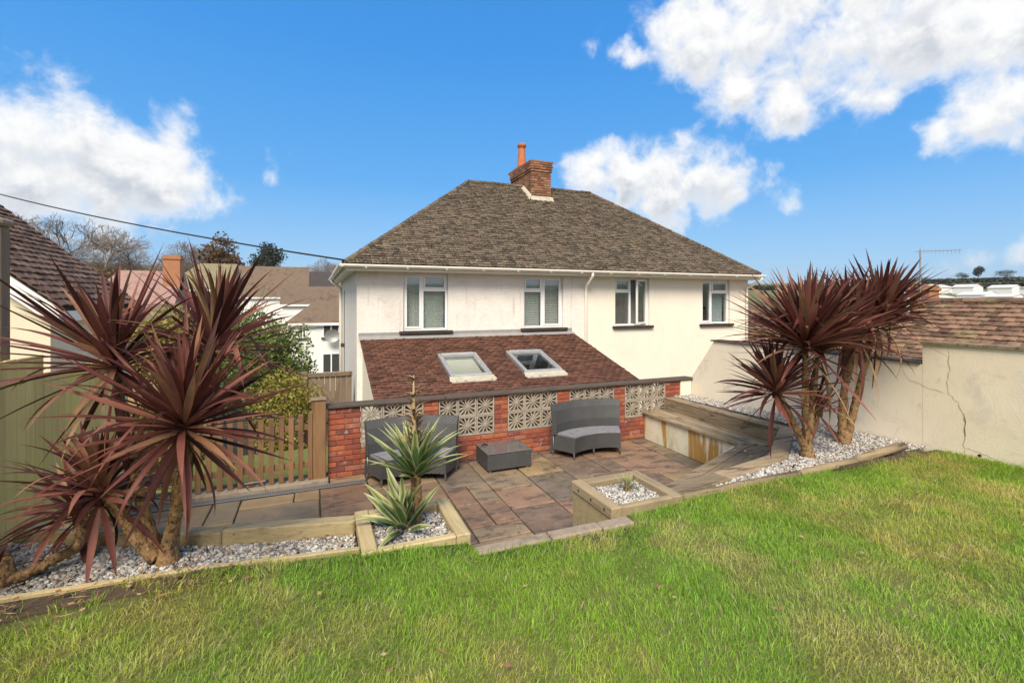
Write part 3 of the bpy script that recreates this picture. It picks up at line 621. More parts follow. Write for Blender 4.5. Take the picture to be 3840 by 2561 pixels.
# chimney
CHM = part('chimney', MB().box(6.27,6.93,13.64,15.38,4.2,5.98), M['mortar'], HS)
CX0, CX1, CY0, CY1 = 6.255, 6.945, 13.625, 15.395
def ring(z, grow, odd):
    x0, x1, y0, y1 = CX0-grow, CX1+grow, CY0-grow, CY1+grow; h = .064
    def run(L, fn):
        p = 0.; first = True
        while p < L-.005:
            l = .107 if (first and odd) else .22; l = min(l, L-p); first = False
            if l > .03: fn(p, l-.008)
            p += l
    run(x1-x0, lambda p, l: brick(CHM, x0+p, y0, z, round(l,3), .1, 'brick_chimney'))
    my = {}
    def side(p, l):
        k = ('s', round(l,3))
        if k not in BR:
            me_ = MB().cbox(0,.1,0,l,0,h,.004).mesh('brick'); me_.materials.append(M['brick_chimney']); BR[k] = me_
        inst('brick', BR[k], CHM, Matrix.Translation((x0, y0+.105+p, z)))
    run(y1-y0-.21, side)
z = 4.62; c = 0
while z < 5.94:
    grow = .0 if z < 5.62 else (.03 if z < 5.70 else .05)
    ring(z, grow, c % 2); z += .0745; c += 1
part('flaunching', MB().prism([(6.2,13.57),(7.0,13.57),(7.0,15.45),(6.2,15.45)], 5.955, [6.0,6.0,6.02,6.02]).prism([(6.3,14.6),(6.75,14.6),(6.75,15.3),(6.3,15.3)], 6.0, 6.1), M['brick_chimney'], CHM)
pot = MB(); pr = [(.155,6.05),(.15,6.2),(.118,6.72),(.112,6.80),(.15,6.82),(.155,6.9),(.135,6.93),(.10,6.93),(.095,6.6)]
vs = []
for r_, zz in pr: vs += [(6.50+r_*math.cos(2*math.pi*k/16), 14.95+r_*math.sin(2*math.pi*k/16), zz) for k in range(16)]
pot.add(vs, [(i*16+k, i*16+(k+1)%16, (i+1)*16+(k+1)%16, (i+1)*16+k) for i in range(len(pr)-1) for k in range(16)]); part('chimney_pot', pot, M['terracotta'], CHM, True)
def rz_(y): return EZ + (y-EY0)*(RZ-EZ)/(RY-EY0)
part('flashing', MB().add([(6.2,13.5,rz_(13.5)+.03),(7.0,13.5,rz_(13.5)+.03),(7.0,13.62,rz_(13.62)+.12),(6.2,13.62,rz_(13.62)+.12)],[(0,1,2,3)])
     .add([(6.13,13.5,rz_(13.5)+.03),(6.25,13.6,rz_(13.6)+.16),(6.25,14.2,rz_(14.2)+.12),(6.13,14.2,rz_(14.2)+.03)],[(0,1,2,3)]), M['mortar_pale'], CHM)

# lean-to extension
KX0, KX1, KY0, KY1 = .89, 6.08, 7.78, 10.8; KZ1 = .775; KS = .288
kz = lambda y: KZ1 - KS*(KY1-y)
m_ = MB()
for xw in ((.93,1.12),(5.86,6.04)):
    m_ = MB()
    m_.add([(xw[0],8.0,GZ),(xw[1],8.0,GZ),(xw[1],YH,GZ),(xw[0],YH,GZ),(xw[0],8.0,kz(8.0)-.03),(xw[1],8.0,kz(8.0)-.03),(xw[1],YH,kz(YH)-.03),(xw[0],YH,kz(YH)-.03)],[(0,3,2,1),(4,5,6,7),(0,1,5,4),(1,2,6,5),(2,3,7,6),(3,0,4,7)])
    part('lean_to_wall', m_, M['render_cream'], HS)
part('lean_to_front', MB().box(1.12, 5.86, 7.86, 8.0, GZ, kz(7.86)-.04), M['sill_dark'], HS)  # wall coloured dark so the openings of the pierced blocks look shaded
SKY = [(2.3,3.12,8.6,9.63),(3.8,4.64,8.6,9.63)]
# deck with openings for the skylights
m_ = MB()
def slab_(x0,x1,y0,y1):
    m_.add([(x0,y0,kz(y0)-.03),(x1,y0,kz(y0)-.03),(x1,y1,kz(y1)-.03),(x0,y1,kz(y1)-.03),(x0,y0,kz(y0)-.004),(x1,y0,kz(y0)-.004),(x1,y1,kz(y1)-.004),(x0,y1,kz(y1)-.004)],[(0,3,2,1),(4,5,6,7),(0,1,5,4),(1,2,6,5),(2,3,7,6),(3,0,4,7)])
slab_(KX0,KX1,KY0,8.68); slab_(KX0,KX1,9.55,KY1); slab_(KX0,2.4,8.68,9.55); slab_(3.02,3.9,8.68,9.55); slab_(4.54,KX1,8.68,9.55)
LR = part('lean_to_roof', m_, M['roof_deck'], HS)
KL = math.hypot(KY1-KY0, KZ1-kz(KY0)); cs = KL/(KY1-KY0)
def klim(u0, u1): return lambda s: (u0, u1)
def ktiles(x0, x1, y0, y1, mo, sd_): tile_plane(LR, (x0, y0, kz(y0)), (1,0,0), (0,KY1-KY0,KZ1-kz(KY0)), klim(0, x1-x0), (y1-y0)*cs, .1, .168, .015, 'tile_red', mo, seed=sd_)
ktiles(KX0-.02, KX1+.02, KY0-.03, 8.62, 240, 21); ktiles(KX0-.02, 2.28, 8.62, 9.66, 30, 22); ktiles(3.14, 3.78, 8.62, 9.66, 15, 23); ktiles(4.66, KX1+.02, 8.62, 9.66, 15, 24); ktiles(KX0-.02, KX1+.02, 9.66, 10.72, 0, 25)
part('flashing', MB().add([(KX0-.04,10.62,kz(10.62)+.035),(KX1+.02,10.62,kz(10.62)+.035),(KX1+.02,10.796,kz(10.8)+.05),(KX0-.04,10.796,kz(10.8)+.05),(KX1+.02,10.794,kz(10.8)+.12),(KX0-.04,10.794,kz(10.8)+.12)],[(0,1,2,3),(3,2,4,5)]), M['lead'], HS)
un = Vector((0,-KS,1)).normalized(); uv = Vector((0,1,KS)).normalized()
for i, (x0,x1,y0,y1) in enumerate(SKY):
    F_ = frame((x0, y0, kz(y0)), (1,0,0), uv, un); w_, l_ = x1-x0, (y1-y0)*math.sqrt(1+KS*KS)
    def loc(m_): m_.v = [tuple(F_ @ Vector(p)) for p in m_.v]; return m_
    m_ = MB(); t = .062; m_.cbox(0,t,0,l_,-.03,.085,.012).cbox(w_-t,w_,0,l_,-.03,.085,.012).cbox(t+.001,w_-t-.001,0,t,-.03,.08,.012).cbox(t+.001,w_-t-.001,l_-t-.03,l_,-.03,.095,.012)
    S = part('skylight', loc(m_), M['skylight_frame'], HS)
    m_ = MB(); bars(m_, t+.002, w_-t-.002, 0, 1, 0, 1, .03); m_ = MB(); m_.box(t,t+.03,t,l_-t-.03,.01,.06).box(w_-t-.03,w_-t,t,l_-t-.03,.01,.06).box(t+.03,w_-t-.03,t,t+.03,.01,.058).box(t+.03,w_-t-.03,l_-t-.06,l_-t-.03,.01,.058)
    part('sash', loc(m_), M['lead'], S)
    part('pane', loc(MB().box(t+.01,w_-t-.01,t+.01,l_-t-.04,.035,.043)), M['glass'], S)
    if i == 0: part('roller_blind', loc(MB().box(t+.03,w_-t-.03,t+.2,l_-t-.05,-.03,-.024)), M['wall_bg_cream'], S)
    m_ = MB(); m_.add([(-.05,-.16,.03),(w_+.05,-.16,.03),(w_+.02,.0,.055),(-.02,.0,.055)],[(0,1,2,3)]); m_.cbox(-.02,w_+.02,-.2,-.05,.005,.034,.008); part('flashing', loc(m_), M['mortar_pale'], S)
part('room_floor', MB().box(1.12,5.86,8.2,YH,-1.6,-1.5), M['wall_bg_cream'], HS)
# verge of the lean-to
part('verge', MB().add([(KX1+.02,KY0,kz(KY0)-.06),(KX1+.02,KY1,kz(KY1)-.06),(KX1+.02,KY1,kz(KY1)+.02),(KX1+.02,KY0,kz(KY0)+.02),(KX1-.01,KY0,kz(KY0)-.06),(KX1-.01,KY1,kz(KY1)-.06),(KX1-.01,KY1,kz(KY1)+.0),(KX1-.01,KY0,kz(KY0)+.0)],[(0,1,2,3),(4,7,6,5),(0,4,5,1),(2,6,7,3)]), M['sill_dark'], LR)
# ---------------------------------------------------------------- rendered boundary wall on the right
RW = thing('rendered_boundary_wall', 'stained cream rendered garden wall with long crack and stepped top', 'wall', (6.7, 3.5, -.2))
MX = Matrix(((0,0,1,0),(1,0,0,0),(0,1,0,0),(0,0,0,1)))       # prism (y,z) extruded along x
part('wall', MB().prism([(-5,-1.3),(3.364,-1.3),(3.364,1.088),(-5,1.15)], 6.6, 6.83, MX).prism([(3.3645,-1.3),(7.33,-1.3),(7.33,.13),(7.09,.16),(6.55,.865),(3.3645,.85)], 6.602, 6.828, MX), M['render_wall'], RW)
part('coping', MB().prism([(-5,1.152),(3.375,1.09),(3.375,1.118),(-5,1.18)], 6.575, 6.86, MX), M['timber_old'], RW)
part('coping', MB().prism([(3.38,.852),(6.6,.867),(6.62,.89),(3.38,.878)], 6.58, 6.85, MX), M['coping_dark'], RW)
def crack(pts, wd):
    rs = random.Random(len(pts)); m_ = MB(); P = []
    for (a, b) in zip(pts, pts[1:]):
        for k in range(5): t = k/5; P.append((a[0]+(b[0]-a[0])*t+rs.uniform(-.008,.008), a[1]+(b[1]-a[1])*t+rs.uniform(-.008,.008)))
    P.append(pts[-1]); vs = []
    for i, p in enumerate(P):
        q = P[min(i+1,len(P)-1)]; o = P[max(i-1,0)]; dx, dz = q[0]-o[0], q[1]-o[1]; L = math.hypot(dx,dz) or 1; wv = wd*.42*(.35+rs.random())*min(1, .3+min(i,len(P)-1-i)*.35)
        vs += [(6.597, p[0]-dz/L*wv, p[1]+dx/L*wv), (6.597, p[0]+dz/L*wv, p[1]-dx/L*wv)]
    m_.add(vs, [(2*i,2*i+1,2*i+3,2*i+2) for i in range(len(P)-1)]); part('crack', m_, M['crack'], RW)
crack([(3.121,1.08),(3.105,.815),(3.129,.664),(3.113,.544),(3.026,.463),(2.968,.307),(2.964,.117),(2.98,.017),(2.968,-.08)], .005)
crack([(3.113,.544),(3.312,.584),(3.511,.656),(3.59,.803)], .0035)
crack([(2.97,-.01),(2.901,-.023),(2.784,-.045),(2.696,-.07)], .004)
crack([(2.975,.36),(2.966,.20),(2.962,.10)], .010)
part('hole', MB().add([(6.597, 2.84+.018*math.cos(a*.785), -.065+.018*math.sin(a*.785)) for a in range(8)], [tuple(range(8))]), M['wire_black'], RW)

# ---------------------------------------------------------------- left fence
LF = thing('panel_fence', 'tall green-stained vertical board fence behind the purple cordyline', 'fence', (-2.13, 4.6, -.9))
y = -1.0
rs = random.Random(5)
while y < 7.0:
    wd = rs.uniform(.118,.142); z1 = 1.14+rs.uniform(-.012,.012)-(0 if y < 5.2 else .18)
    part('fence_board', MB().cbox(-2.145+rs.uniform(-.004,.004), -2.125+rs.uniform(-.002,.002), y, y+wd-.005, -1.2, z1, .003), M['fence_board'], LF); y += wd
part('rail', MB().cbox(-2.20,-2.147,-1.0,7.0,.75,.83,.006).cbox(-2.20,-2.147,-1.0,7.0,-.3,-.22,.006), M['fence_board'], LF)
PP = thing('tall_post', 'tall weathered grey post standing behind the board fence at the left edge', 'post', (-2.32, 4.9, -1.))
part('shaft', MB().cbox(-2.38,-2.22,4.84,4.98,-1.2,2.17,.012), M['gate_wood'], PP); part('cap', MB().cbox(-2.41,-2.20,4.81,5.01,2.172,2.235,.02), M['edging_stone'], PP)

# ---------------------------------------------------------------- picket fence, post and gate
PF = thing('picket_fence', 'low brown picket fence between the cordyline and the brick wall', 'fence', (-.9, 7.02, PATIO))
x = -1.98; rs = random.Random(8)
while x < -.03:
    h = rs.uniform(-.015,.015); z1 = PATIO+.92+h
    part('picket', MB().prism([(x,7.0),(x+.062,7.0),(x+.062,7.02),(x,7.02)], PATIO+.06, z1).prism([(x+.004,7.001),(x+.058,7.001),(x+.058,7.019),(x+.004,7.019)], z1+.001, z1+.022), M['picket'], PF); x += rs.uniform(.112,.122)
for zz in (PATIO+.22, PATIO+.72): part('rail', MB().cbox(-2.0,-.02,7.022,7.06,zz,zz+.075,.005), M['picket'], PF)
part('brace', MB().add([(-.9,7.024,PATIO+.3),(-.84,7.024,PATIO+.3),(-1.5,7.024,PATIO+.75),(-1.56,7.024,PATIO+.75),(-.9,7.055,PATIO+.3),(-.84,7.055,PATIO+.3),(-1.5,7.055,PATIO+.75),(-1.56,7.055,PATIO+.75)],[(0,1,2,3),(4,7,6,5),(0,4,5,1),(2,6,7,3),(1,5,6,2),(0,3,7,4)]), M['picket'], PF)
part('latch', MB().tube([(-.86,6.97,PATIO+.12),(-.6,6.96,PATIO+.13)], .008, 6), M['metal_grey'], PF)
GP = thing('gate_post', 'square brown timber post beside the brick wall end', 'post', (.04, 7.07, PATIO))
part('shaft', MB().cbox(-.05,.13,7.0,7.14,PATIO-.1,.235,.008), M['picket'], GP); part('cap', MB().cbox(-.07,.14,6.985,7.155,.237,.265,.01), M['gate_wood'], GP)
SG = thing('side_gate', 'brown boarded side gate with diagonal brace against the house corner', 'gate', (.35, 11.2, -2.1))
x = -.16
while x < .74: part('board', MB().cbox(x, x+.108, 11.2, 11.22, -2.1, .0, .004), M['gate_wood'], SG); x += .113
part('gate_rail', MB().cbox(-.16,.75,11.16,11.198,-.06,.03,.005).cbox(-.16,.75,11.16,11.198,-1.05,-.96,.005), M['gate_wood'], SG)
part('brace', MB().add([(-.12,11.17,-.08),(-.02,11.17,-.08),(.7,11.17,-.95),(.6,11.17,-.95),(-.12,11.197,-.08),(-.02,11.197,-.08),(.7,11.197,-.95),(.6,11.197,-.95)],[(0,1,2,3),(4,7,6,5),(0,4,5,1),(2,6,7,3),(1,5,6,2),(0,3,7,4)]), M['gate_wood'], SG)
part('post', MB().cbox(-.3,-.165,11.15,11.28,-2.1,.06,.01), M['gate_wood'], SG)

# ---------------------------------------------------------------- timber beams helper
def beam(parent, a, b, w_, z0, z1, m, name='timber', c=.008, za=0., zb=0.):
    """beam along a->b (xy); a,b on its outer edge, width w_ to the left of travel"""
    a, b = Vector((a[0],a[1],0)), Vector((b[0],b[1],0)); t = (b-a).normalized(); L = (b-a).length; s_ = Vector((-t.y,t.x,0))
    m_ = MB().cbox(0, L, 0, w_, z0, z1, c)
    m_.v = [tuple(a + t*p[0] + s_*p[1] + Vector((0,0,p[2] + za + (zb-za)*p[0]/L))) for p in m_.v]
    return part(name, m_, M[m + ('_y' if abs(t.y) > abs(t.x) else '')], parent)
# curved sleeper edging behind the left gravel bed
SE = thing('sleeper_edging', 'pale timber sleeper edging curving along the left gravel bed above the patio', 'edging', (-.8, 4.0, -.2))
beam(SE, (-2.02,4.53), (-1.12,4.07), .11, -.9, -.035, 'timber_new', 'sleeper', .012)
beam(SE, (-1.115,4.065), (-.62,3.885), .11, -.9, -.03, 'timber_new', 'sleeper', .012)
beam(SE, (-.615,3.883), (.262,3.68), .11, -.9, -.015, 'timber_new', 'sleeper', .012)
LE = thing('lawn_edging_board', 'low timber board edging the lawn along the left gravel bed', 'edging', (-.9, 3.4, -.1))
beam(LE, (-2.03,3.435), (-.60,3.345), .035, -.3, .004, 'timber_new', 'board', .006); beam(LE, (-.595,3.344), (.262,3.222), .035, -.3, .002, 'timber_new', 'board', .006)
RE = thing('log_edging', 'half-round timber edging between the lawn and the right gravel bed', 'edging', (4.5, 3.25, -.1))
for (a, b, za, zb) in (((2.84,3.15),(4.3,3.205),-.055,-.075), ((4.31,3.205),(5.2,3.245),-.075,-.075), ((5.21,3.245),(6.12,3.30),-.06,-.035)):
    part('log', MB().tube([(a[0],a[1],za),((a[0]+b[0])/2,(a[1]+b[1])/2,(za+zb)/2+.004),(b[0],b[1],zb)], [.042,.046,.044], 9), M['timber_old'], RE, True)

# planters
def planter(label, x0, x1, y0, y1, m, fm):
    P = thing('timber_planter', label, 'planter', ((x0+x1)/2, (y0+y1)/2, PATIO), 'square planters either side of the steps'); t = .10
    part('cap', MB().cbox(x0,x0+t,y0,y1,-.085,.004,.008), M[m+'_y'], P); part('cap', MB().cbox(x1-t,x1,y0,y1,-.085,.003,.008), M[m+'_y'], P)
    part('cap', MB().cbox(x0+t+.002,x1-t-.002,y1-t,y1-.001,-.085,.001,.008), M[m], P); part('cap', MB().cbox(x0+t+.002,x1-t-.002,y0+.001,y0+.06,-.085,.0,.008), M[m], P)
    part('side_panel', MB().box(x0+.012,x0+.035,y0+.01,y1-.012,PATIO-.05,-.087), M[fm], P); part('side_panel', MB().box(x1-.035,x1-.012,y0+.01,y1-.012,PATIO-.05,-.087), M[fm], P)
    part('back_panel', MB().box(x0+.037,x1-.037,y1-.035,y1-.012,PATIO-.05,-.087), M[fm], P)
    for k in range(3): part('bolt', MB().tube([(x0-.004,y0+.1+k*.2,-.04),(x0+.01,y0+.1+k*.2,-.04)], .011, 7), M['metal_dark'], P)
    part('soil_fill', MB().box(x0+t*.5,x1-t*.5,y0+.04,y1-t*.5,PATIO,-.075), M['gravel_base'], P)
    return P
planter('pale timber planter holding the tall variegated yucca left of the steps', .27, .99, 3.15, 3.80, 'timber_new', 'timber_new')
planter('timber planter with the small spiky plant right of the steps', 2.10, 2.80, 3.10, 3.73, 'timber_mid', 'timber_new')

# ---------------------------------------------------------------- built-in bench
BN = thing('garden_bench', 'built-in L-shaped weathered timber bench on a stained rendered base', 'bench', (5.6, 5.6, PATIO))
ST = -.40
part('bench_base', MB().prism([(5.5,7.095),(5.5,5.08),(5.9,4.8),(5.9,7.095)], PATIO-.04, ST-.048).prism([(5.5,5.075),(3.55,4.16),(3.75,3.98),(5.9,4.79)], PATIO-.04, ST-.05), M['render_bench'], BN)
for k in range(4):
    x0 = 5.455+k*.122; part('seat_plank', MB().cbox(x0, x0+.117, 4.95-k*.085, 7.09, ST-.045, ST+.003*(k % 2), .006), M['timber_old_y'], BN)
F0, F1, B0, B1 = Vector((5.44,4.95,0)), Vector((3.42,4.12,0)), Vector((5.93,4.60,0)), Vector((4.0,3.70,0))
for k in range(4):
    a0 = F0.lerp(B0, k/4); b0 = F1.lerp(B1, k/4); a1 = F0.lerp(B0, (k+.95)/4); b1 = F1.lerp(B1, (k+.95)/4)
    part('seat_plank', MB().prism([a0[:2], b0[:2], b1[:2], a1[:2]], ST-.043, ST-.002-.003*(k % 2)), M['timber_old'], BN)
beam(BN, (5.945,4.66), (5.945,7.09), -.05, -.62, -.195, 'timber_old', 'backrest', .008, .0, .0)
beam(BN, (4.62,3.80), (5.93,4.66), -.05, -.62, -.16, 'timber_old', 'backrest', .008)
beam(BN, (3.0,3.46), (4.61,3.80), -.05, -.62, -.12, 'timber_old', 'backrest', .008)
CAPS = [((6.15,7.09),(6.15,4.62),-.188,-.168), ((6.10,4.58),(4.70,3.63),-.15,-.12), ((4.66,3.62),(3.66,3.40),-.105,-.085), ((3.65,3.398),(2.83,3.26),-.085,-.07)]
for (a, b, z0, z1) in CAPS:
    a_, b_ = Vector((*a,0)), Vector((*b,0)); t = (b_-a_).normalized(); s_ = Vector((t.y,-t.x,0)); L = (b_-a_).length
    m_ = MB().cbox(0, L, 0, .2, -.055, 0, .01); m_.v = [tuple(a_+t*p[0]+s_*p[1]+Vector((0,0,p[2]+z0+(z1-z0)*p[0]/L))) for p in m_.v]; part('cap_sleeper', m_, M['timber_old' + ('_y' if abs(t.y) > abs(t.x) else '')], BN)

# ---------------------------------------------------------------- rattan furniture
def sofa(label, C, rot):
    S = thing('rattan_sofa', label, 'sofa', (C[0]+1.08*math.sin(rot), C[1]+1.08*math.cos(rot), PATIO), 'curved rattan sofas'); C = (C[0], C[1], PATIO); a = R(30)
    part('base', MB().sweep(C, [(.85,.10),(.835,.335),(1.21,.335),(1.25,.10)], -a, a, 18, rot), M['wicker'], S)
    part('seat', MB().sweep(C, [(.84,.338),(.845,.362),(1.17,.366),(1.17,.338)], -a*.985, a*.985, 18, rot), M['cushion'], S)
    part('backrest', MB().sweep(C, [(1.18,.34),(1.175,.5),(1.215,.70),(1.265,.80),(1.295,.80),(1.285,.72),(1.26,.5),(1.275,.25),(1.30,.08),(1.255,.08),(1.252,.337)], -a*1.02, a*1.02, 18, rot), M['wicker'], S)
    for q, r_ in ((-.97,.87),(.97,.87),(0,.87),(-.97,1.26),(.97,1.26)):
        an = q*a+rot; p = (C[0]+r_*math.sin(an), C[1]+r_*math.cos(an)); part('leg', MB().tube([(p[0],p[1],PATIO+.002),(p[0],p[1],PATIO+.33)], .014, 8), M['metal_grey'], S, True)
sofa('curved dark grey rattan sofa beside the built-in bench', (4.13, 5.73), 0.)
sofa('curved dark grey rattan sofa behind the tall yucca', (1.117, 5.70), R(8))
TB = thing('rattan_table', 'low square grey rattan table with shiny wet top between the two sofas', 'table', (2.6, 6.72, PATIO))
part('base', MB().cbox(2.27,2.95,6.43,6.98,PATIO+.03,PATIO+.262,.012), M['wicker'], TB); part('top', MB().cbox(2.262,2.958,6.422,6.988,PATIO+.264,PATIO+.278,.005), M['table_cover'], TB)
for (p, q) in ((2.32,6.48),(2.9,6.48),(2.32,6.93),(2.9,6.93)): part('foot', MB().tube([(p,q,PATIO+.002),(p,q,PATIO+.031)], .02, 8), M['metal_grey'], TB)
part('cover_knot', MB().tube([(2.32,6.85,PATIO+.28),(2.36,6.86,PATIO+.30),(2.41,6.84,PATIO+.285)], .014, 6), M['wire_black'], TB)

# ---------------------------------------------------------------- gravel (stuff)
def inpoly(P, x, y):
    c = np.zeros(len(x), bool); n = len(P)
    for i in range(n):
        x0, y0 = P[i]; x1, y1 = P[(i+1) % n]
        k = ((y0 > y) != (y1 > y)) & (x < (x1-x0)*(y-y0)/((y1-y0) or 1e-9)+x0); c ^= k
    return c
phi = (1+5**.5)/2
ICO_V = np.array([(-1,phi,0),(1,phi,0),(-1,-phi,0),(1,-phi,0),(0,-1,phi),(0,1,phi),(0,-1,-phi),(0,1,-phi),(phi,0,-1),(phi,0,1),(-phi,0,-1),(-phi,0,1)])/1.9
ICO_F = np.array([(0,11,5),(0,5,1),(0,1,7),(0,7,10),(0,10,11),(1,5,9),(5,11,4),(11,10,2),(10,7,6),(7,1,8),(3,9,4),(3,4,2),(3,2,6),(3,6,8),(3,8,9),(4,9,5),(2,4,11),(6,2,10),(8,6,7),(9,8,1)])
def pebbles(name, label, poly, zf, dens, s0, s1):
    P = np.array(poly); lo, hi = P.min(0), P.max(0); n = int((hi-lo).prod()*dens); x = rng.uniform(lo[0],hi[0],n); y = rng.uniform(lo[1],hi[1],n)
    k = inpoly(poly, x, y); x, y = x[k], y[k]; n = len(x); s = rng.uniform(s0, s1, (n,1,1))*rng.uniform(.7,1.25,(n,1,3))*np.array([1,1,.72])
    V = ICO_V[None]*(1+rng.uniform(-.22,.22,(n,12,3))); V = V*s; a = rng.uniform(0,6.283,n); b = rng.normal(0,.35,n)
    X = V[...,0]*np.cos(a)[:,None]-V[...,1]*np.sin(a)[:,None]; Y = V[...,0]*np.sin(a)[:,None]+V[...,1]*np.cos(a)[:,None]; Z = V[...,2]
    Y2 = Y*np.cos(b)[:,None]-Z*np.sin(b)[:,None]; Z2 = Y*np.sin(b)[:,None]+Z*np.cos(b)[:,None]
    V = np.stack([X+x[:,None], Y2+y[:,None], Z2+(zf(x,y)+rng.uniform(-.002,.012,n))[:,None]], -1).reshape(-1,3)
    F = (ICO_F[None]+(np.arange(n)*12)[:,None,None]).reshape(-1,3)
    tag(part(name, np_mesh(name, V, F), M['gravel']), label, 'gravel', None, 'stuff')
pebbles('gravel', 'white and grey gravel around the left cordyline', [(-2.03,3.46),(-1.56,3.42),(-.59,3.38),(.26,3.26),(.26,3.67),(-.62,3.87),(-1.12,4.05),(-1.98,4.48)], lambda x, y: np.full_like(x, -.125), 5600, .007, .017)
pebbles('gravel', 'pale gravel under the two right cordylines beside the rendered wall', [(2.9,3.22),(4.1,3.25),(6.58,3.32),(6.58,7.08),(6.16,7.08),(6.16,4.62),(4.7,3.62),(3.66,3.4)], lambda x, y: -.105-.022*np.clip(y-3.3,0,4), 3400, .008, .017)
pebbles('gravel', 'gravel filling the planter left of the steps', [(.37,3.21),(.89,3.21),(.89,3.70),(.37,3.70)], lambda x, y: np.full_like(x, -.06), 6000, .007, .015)
pebbles('gravel', 'gravel filling the planter right of the steps', [(2.20,3.16),(2.70,3.16),(2.70,3.63),(2.20,3.63)], lambda x, y: np.full_like(x, -.06), 6000, .007, .015)

# ---------------------------------------------------------------- grass (stuff)
def vnoise(x, y, s, seed):
    r_ = np.random.default_rng(seed); T = r_.random((64,64)); X = x*s+100; Y = y*s+100; i = np.floor(X).astype(int); j = np.floor(Y).astype(int); f = X-i; g = Y-j; f = f*f*(3-2*f); g = g*g*(3-2*g)
    t = lambda a, b: T[a % 64, b % 64]
    return (t(i,j)*(1-f)+t(i+1,j)*f)*(1-g)+(t(i,j+1)*(1-f)+t(i+1,j+1)*f)*g
def fbm(x, y, s, seed): return (vnoise(x,y,s,seed)*.5+vnoise(x,y,s*2.1,seed+1)*.3+vnoise(x,y,s*4.3,seed+2)*.2)
N = 370000
gx = rng.uniform(-2.03, 6.58, N); gy = .45+3.0*rng.random(N)
ey = np.interp(gx, [p[0] for p in LAWN_EDGE], [p[1] for p in LAWN_EDGE]); 
bare = fbm(gx, gy, 1.3, 40); k = gy < ey - .012 + .03*(rng.random(N)-.3)
edge_d = ey-gy
soilp = ((gx < -.35) & (edge_d < .28) & (fbm(gx,gy,3.,50) > .47)) | ((gx > 4.7) & (edge_d < .1) & (fbm(gx,gy,3.,51) > .4))
k &= ~(soilp & (rng.random(N) < .9)); k &= (bare > .27) | (rng.random(N) < .55)
gx, gy = gx[k], gy[k]; N = len(gx); gz = -.0145*np.maximum(0, gx-.5) - .012 + .012*np.sin(gx*3.1+gy*2.2)*np.cos(gy*2.7)
tuft = fbm(gx, gy, 2.4, 60); yel = np.clip((fbm(gx, gy, 1.7, 70)-.41)*5.5, 0, 1)*(.35+.65*np.clip((vnoise(gx,gy,5.,75)-.3)*2.2,0,1)); 
ln = (.020+.034*tuft**1.3)*np.clip(rng.lognormal(0,.42,N),.4,2.4); wd = rng.uniform(.0008,.0020,N)*np.where(rng.random(N)<.12,1.8,1.)
la = fbm(gx, gy, 1.6, 80)*14 + rng.normal(0,1.3,N); lean = np.clip(rng.normal(.75,.35,N),.05,1.6)
dx, dy = np.cos(la), np.sin(la); ax, ay = -dy, dx; tw = rng.uniform(0,6.28,N); ax, ay = np.cos(tw), np.sin(tw)
B_ = np.stack([gx,gy,gz],-1); up = np.array([0,0,1.]); L_ = np.stack([dx,dy,0*dx],-1); Wd = np.stack([ax,ay,0*ax],-1)*wd[:,None]
mid = B_+up*(ln*.55*np.cos(lean*.5))[:,None]+L_*(ln*.55*np.sin(lean*.5))[:,None]
tip = mid+up*(ln*.5*np.cos(np.minimum(lean*1.5,1.75)))[:,None]+L_*(ln*.5*np.sin(np.minimum(lean*1.5,1.75)))[:,None]
V = np.stack([B_-Wd, B_+Wd, mid-Wd*.8, mid+Wd*.8, tip], 1).reshape(-1,3); o = (np.arange(N)*5)[:,None,None]
F = (np.array([(0,1,3),(0,3,2),(2,3,4)])[None]+o).reshape(-1,3)
me = np_mesh('grass', V, F)
dry = rng.random(N) < (.04+.24*yel)
g1 = np.array([.35,.51,.06]); g2 = np.array([.21,.39,.045]); y1 = np.array([.62,.54,.15]); d1 = np.array([.55,.46,.24])
t_ = rng.random(N)[:,None]; c = g1*t_+g2*(1-t_); c = c*(1-.75*yel[:,None])+y1*.75*yel[:,None]; c = np.where(dry[:,None], d1*rng.uniform(.6,1.05,(N,1)), c); c *= rng.uniform(.7,1.25,(N,1))
blu = np.clip((vnoise(gx,gy,.9,90)-.5)*3,0,1)[:,None]; c = c*(1-blu*.35)+c*np.array([.75,1.0,1.25])*blu*.35
ca = me.color_attributes.new('col','FLOAT_COLOR','POINT'); cc = np.ones((N*5,4),np.float32); cc[:,:3] = np.repeat(c,5,0)
ca.data.foreach_set('color', cc.ravel()); tag(part('grass', me, M['grass']), 'patchy green and yellowed lawn grass across the foreground', 'grass', None, 'stuff')
SOILS = [('lawn_soil_left', [(-2.0,3.38),(-.45,3.31),(-.55,3.16),(-1.2,3.2),(-2.0,3.1)]), ('lawn_soil_right', [(4.8,3.2),(6.3,3.22),(6.2,3.08),(5.2,3.1)])]
for n_, p_ in SOILS: struct(n_, MB().prism(p_, -.12, [lawn_z(q[0],q[1])+.003 for q in p_]), M['soil'])

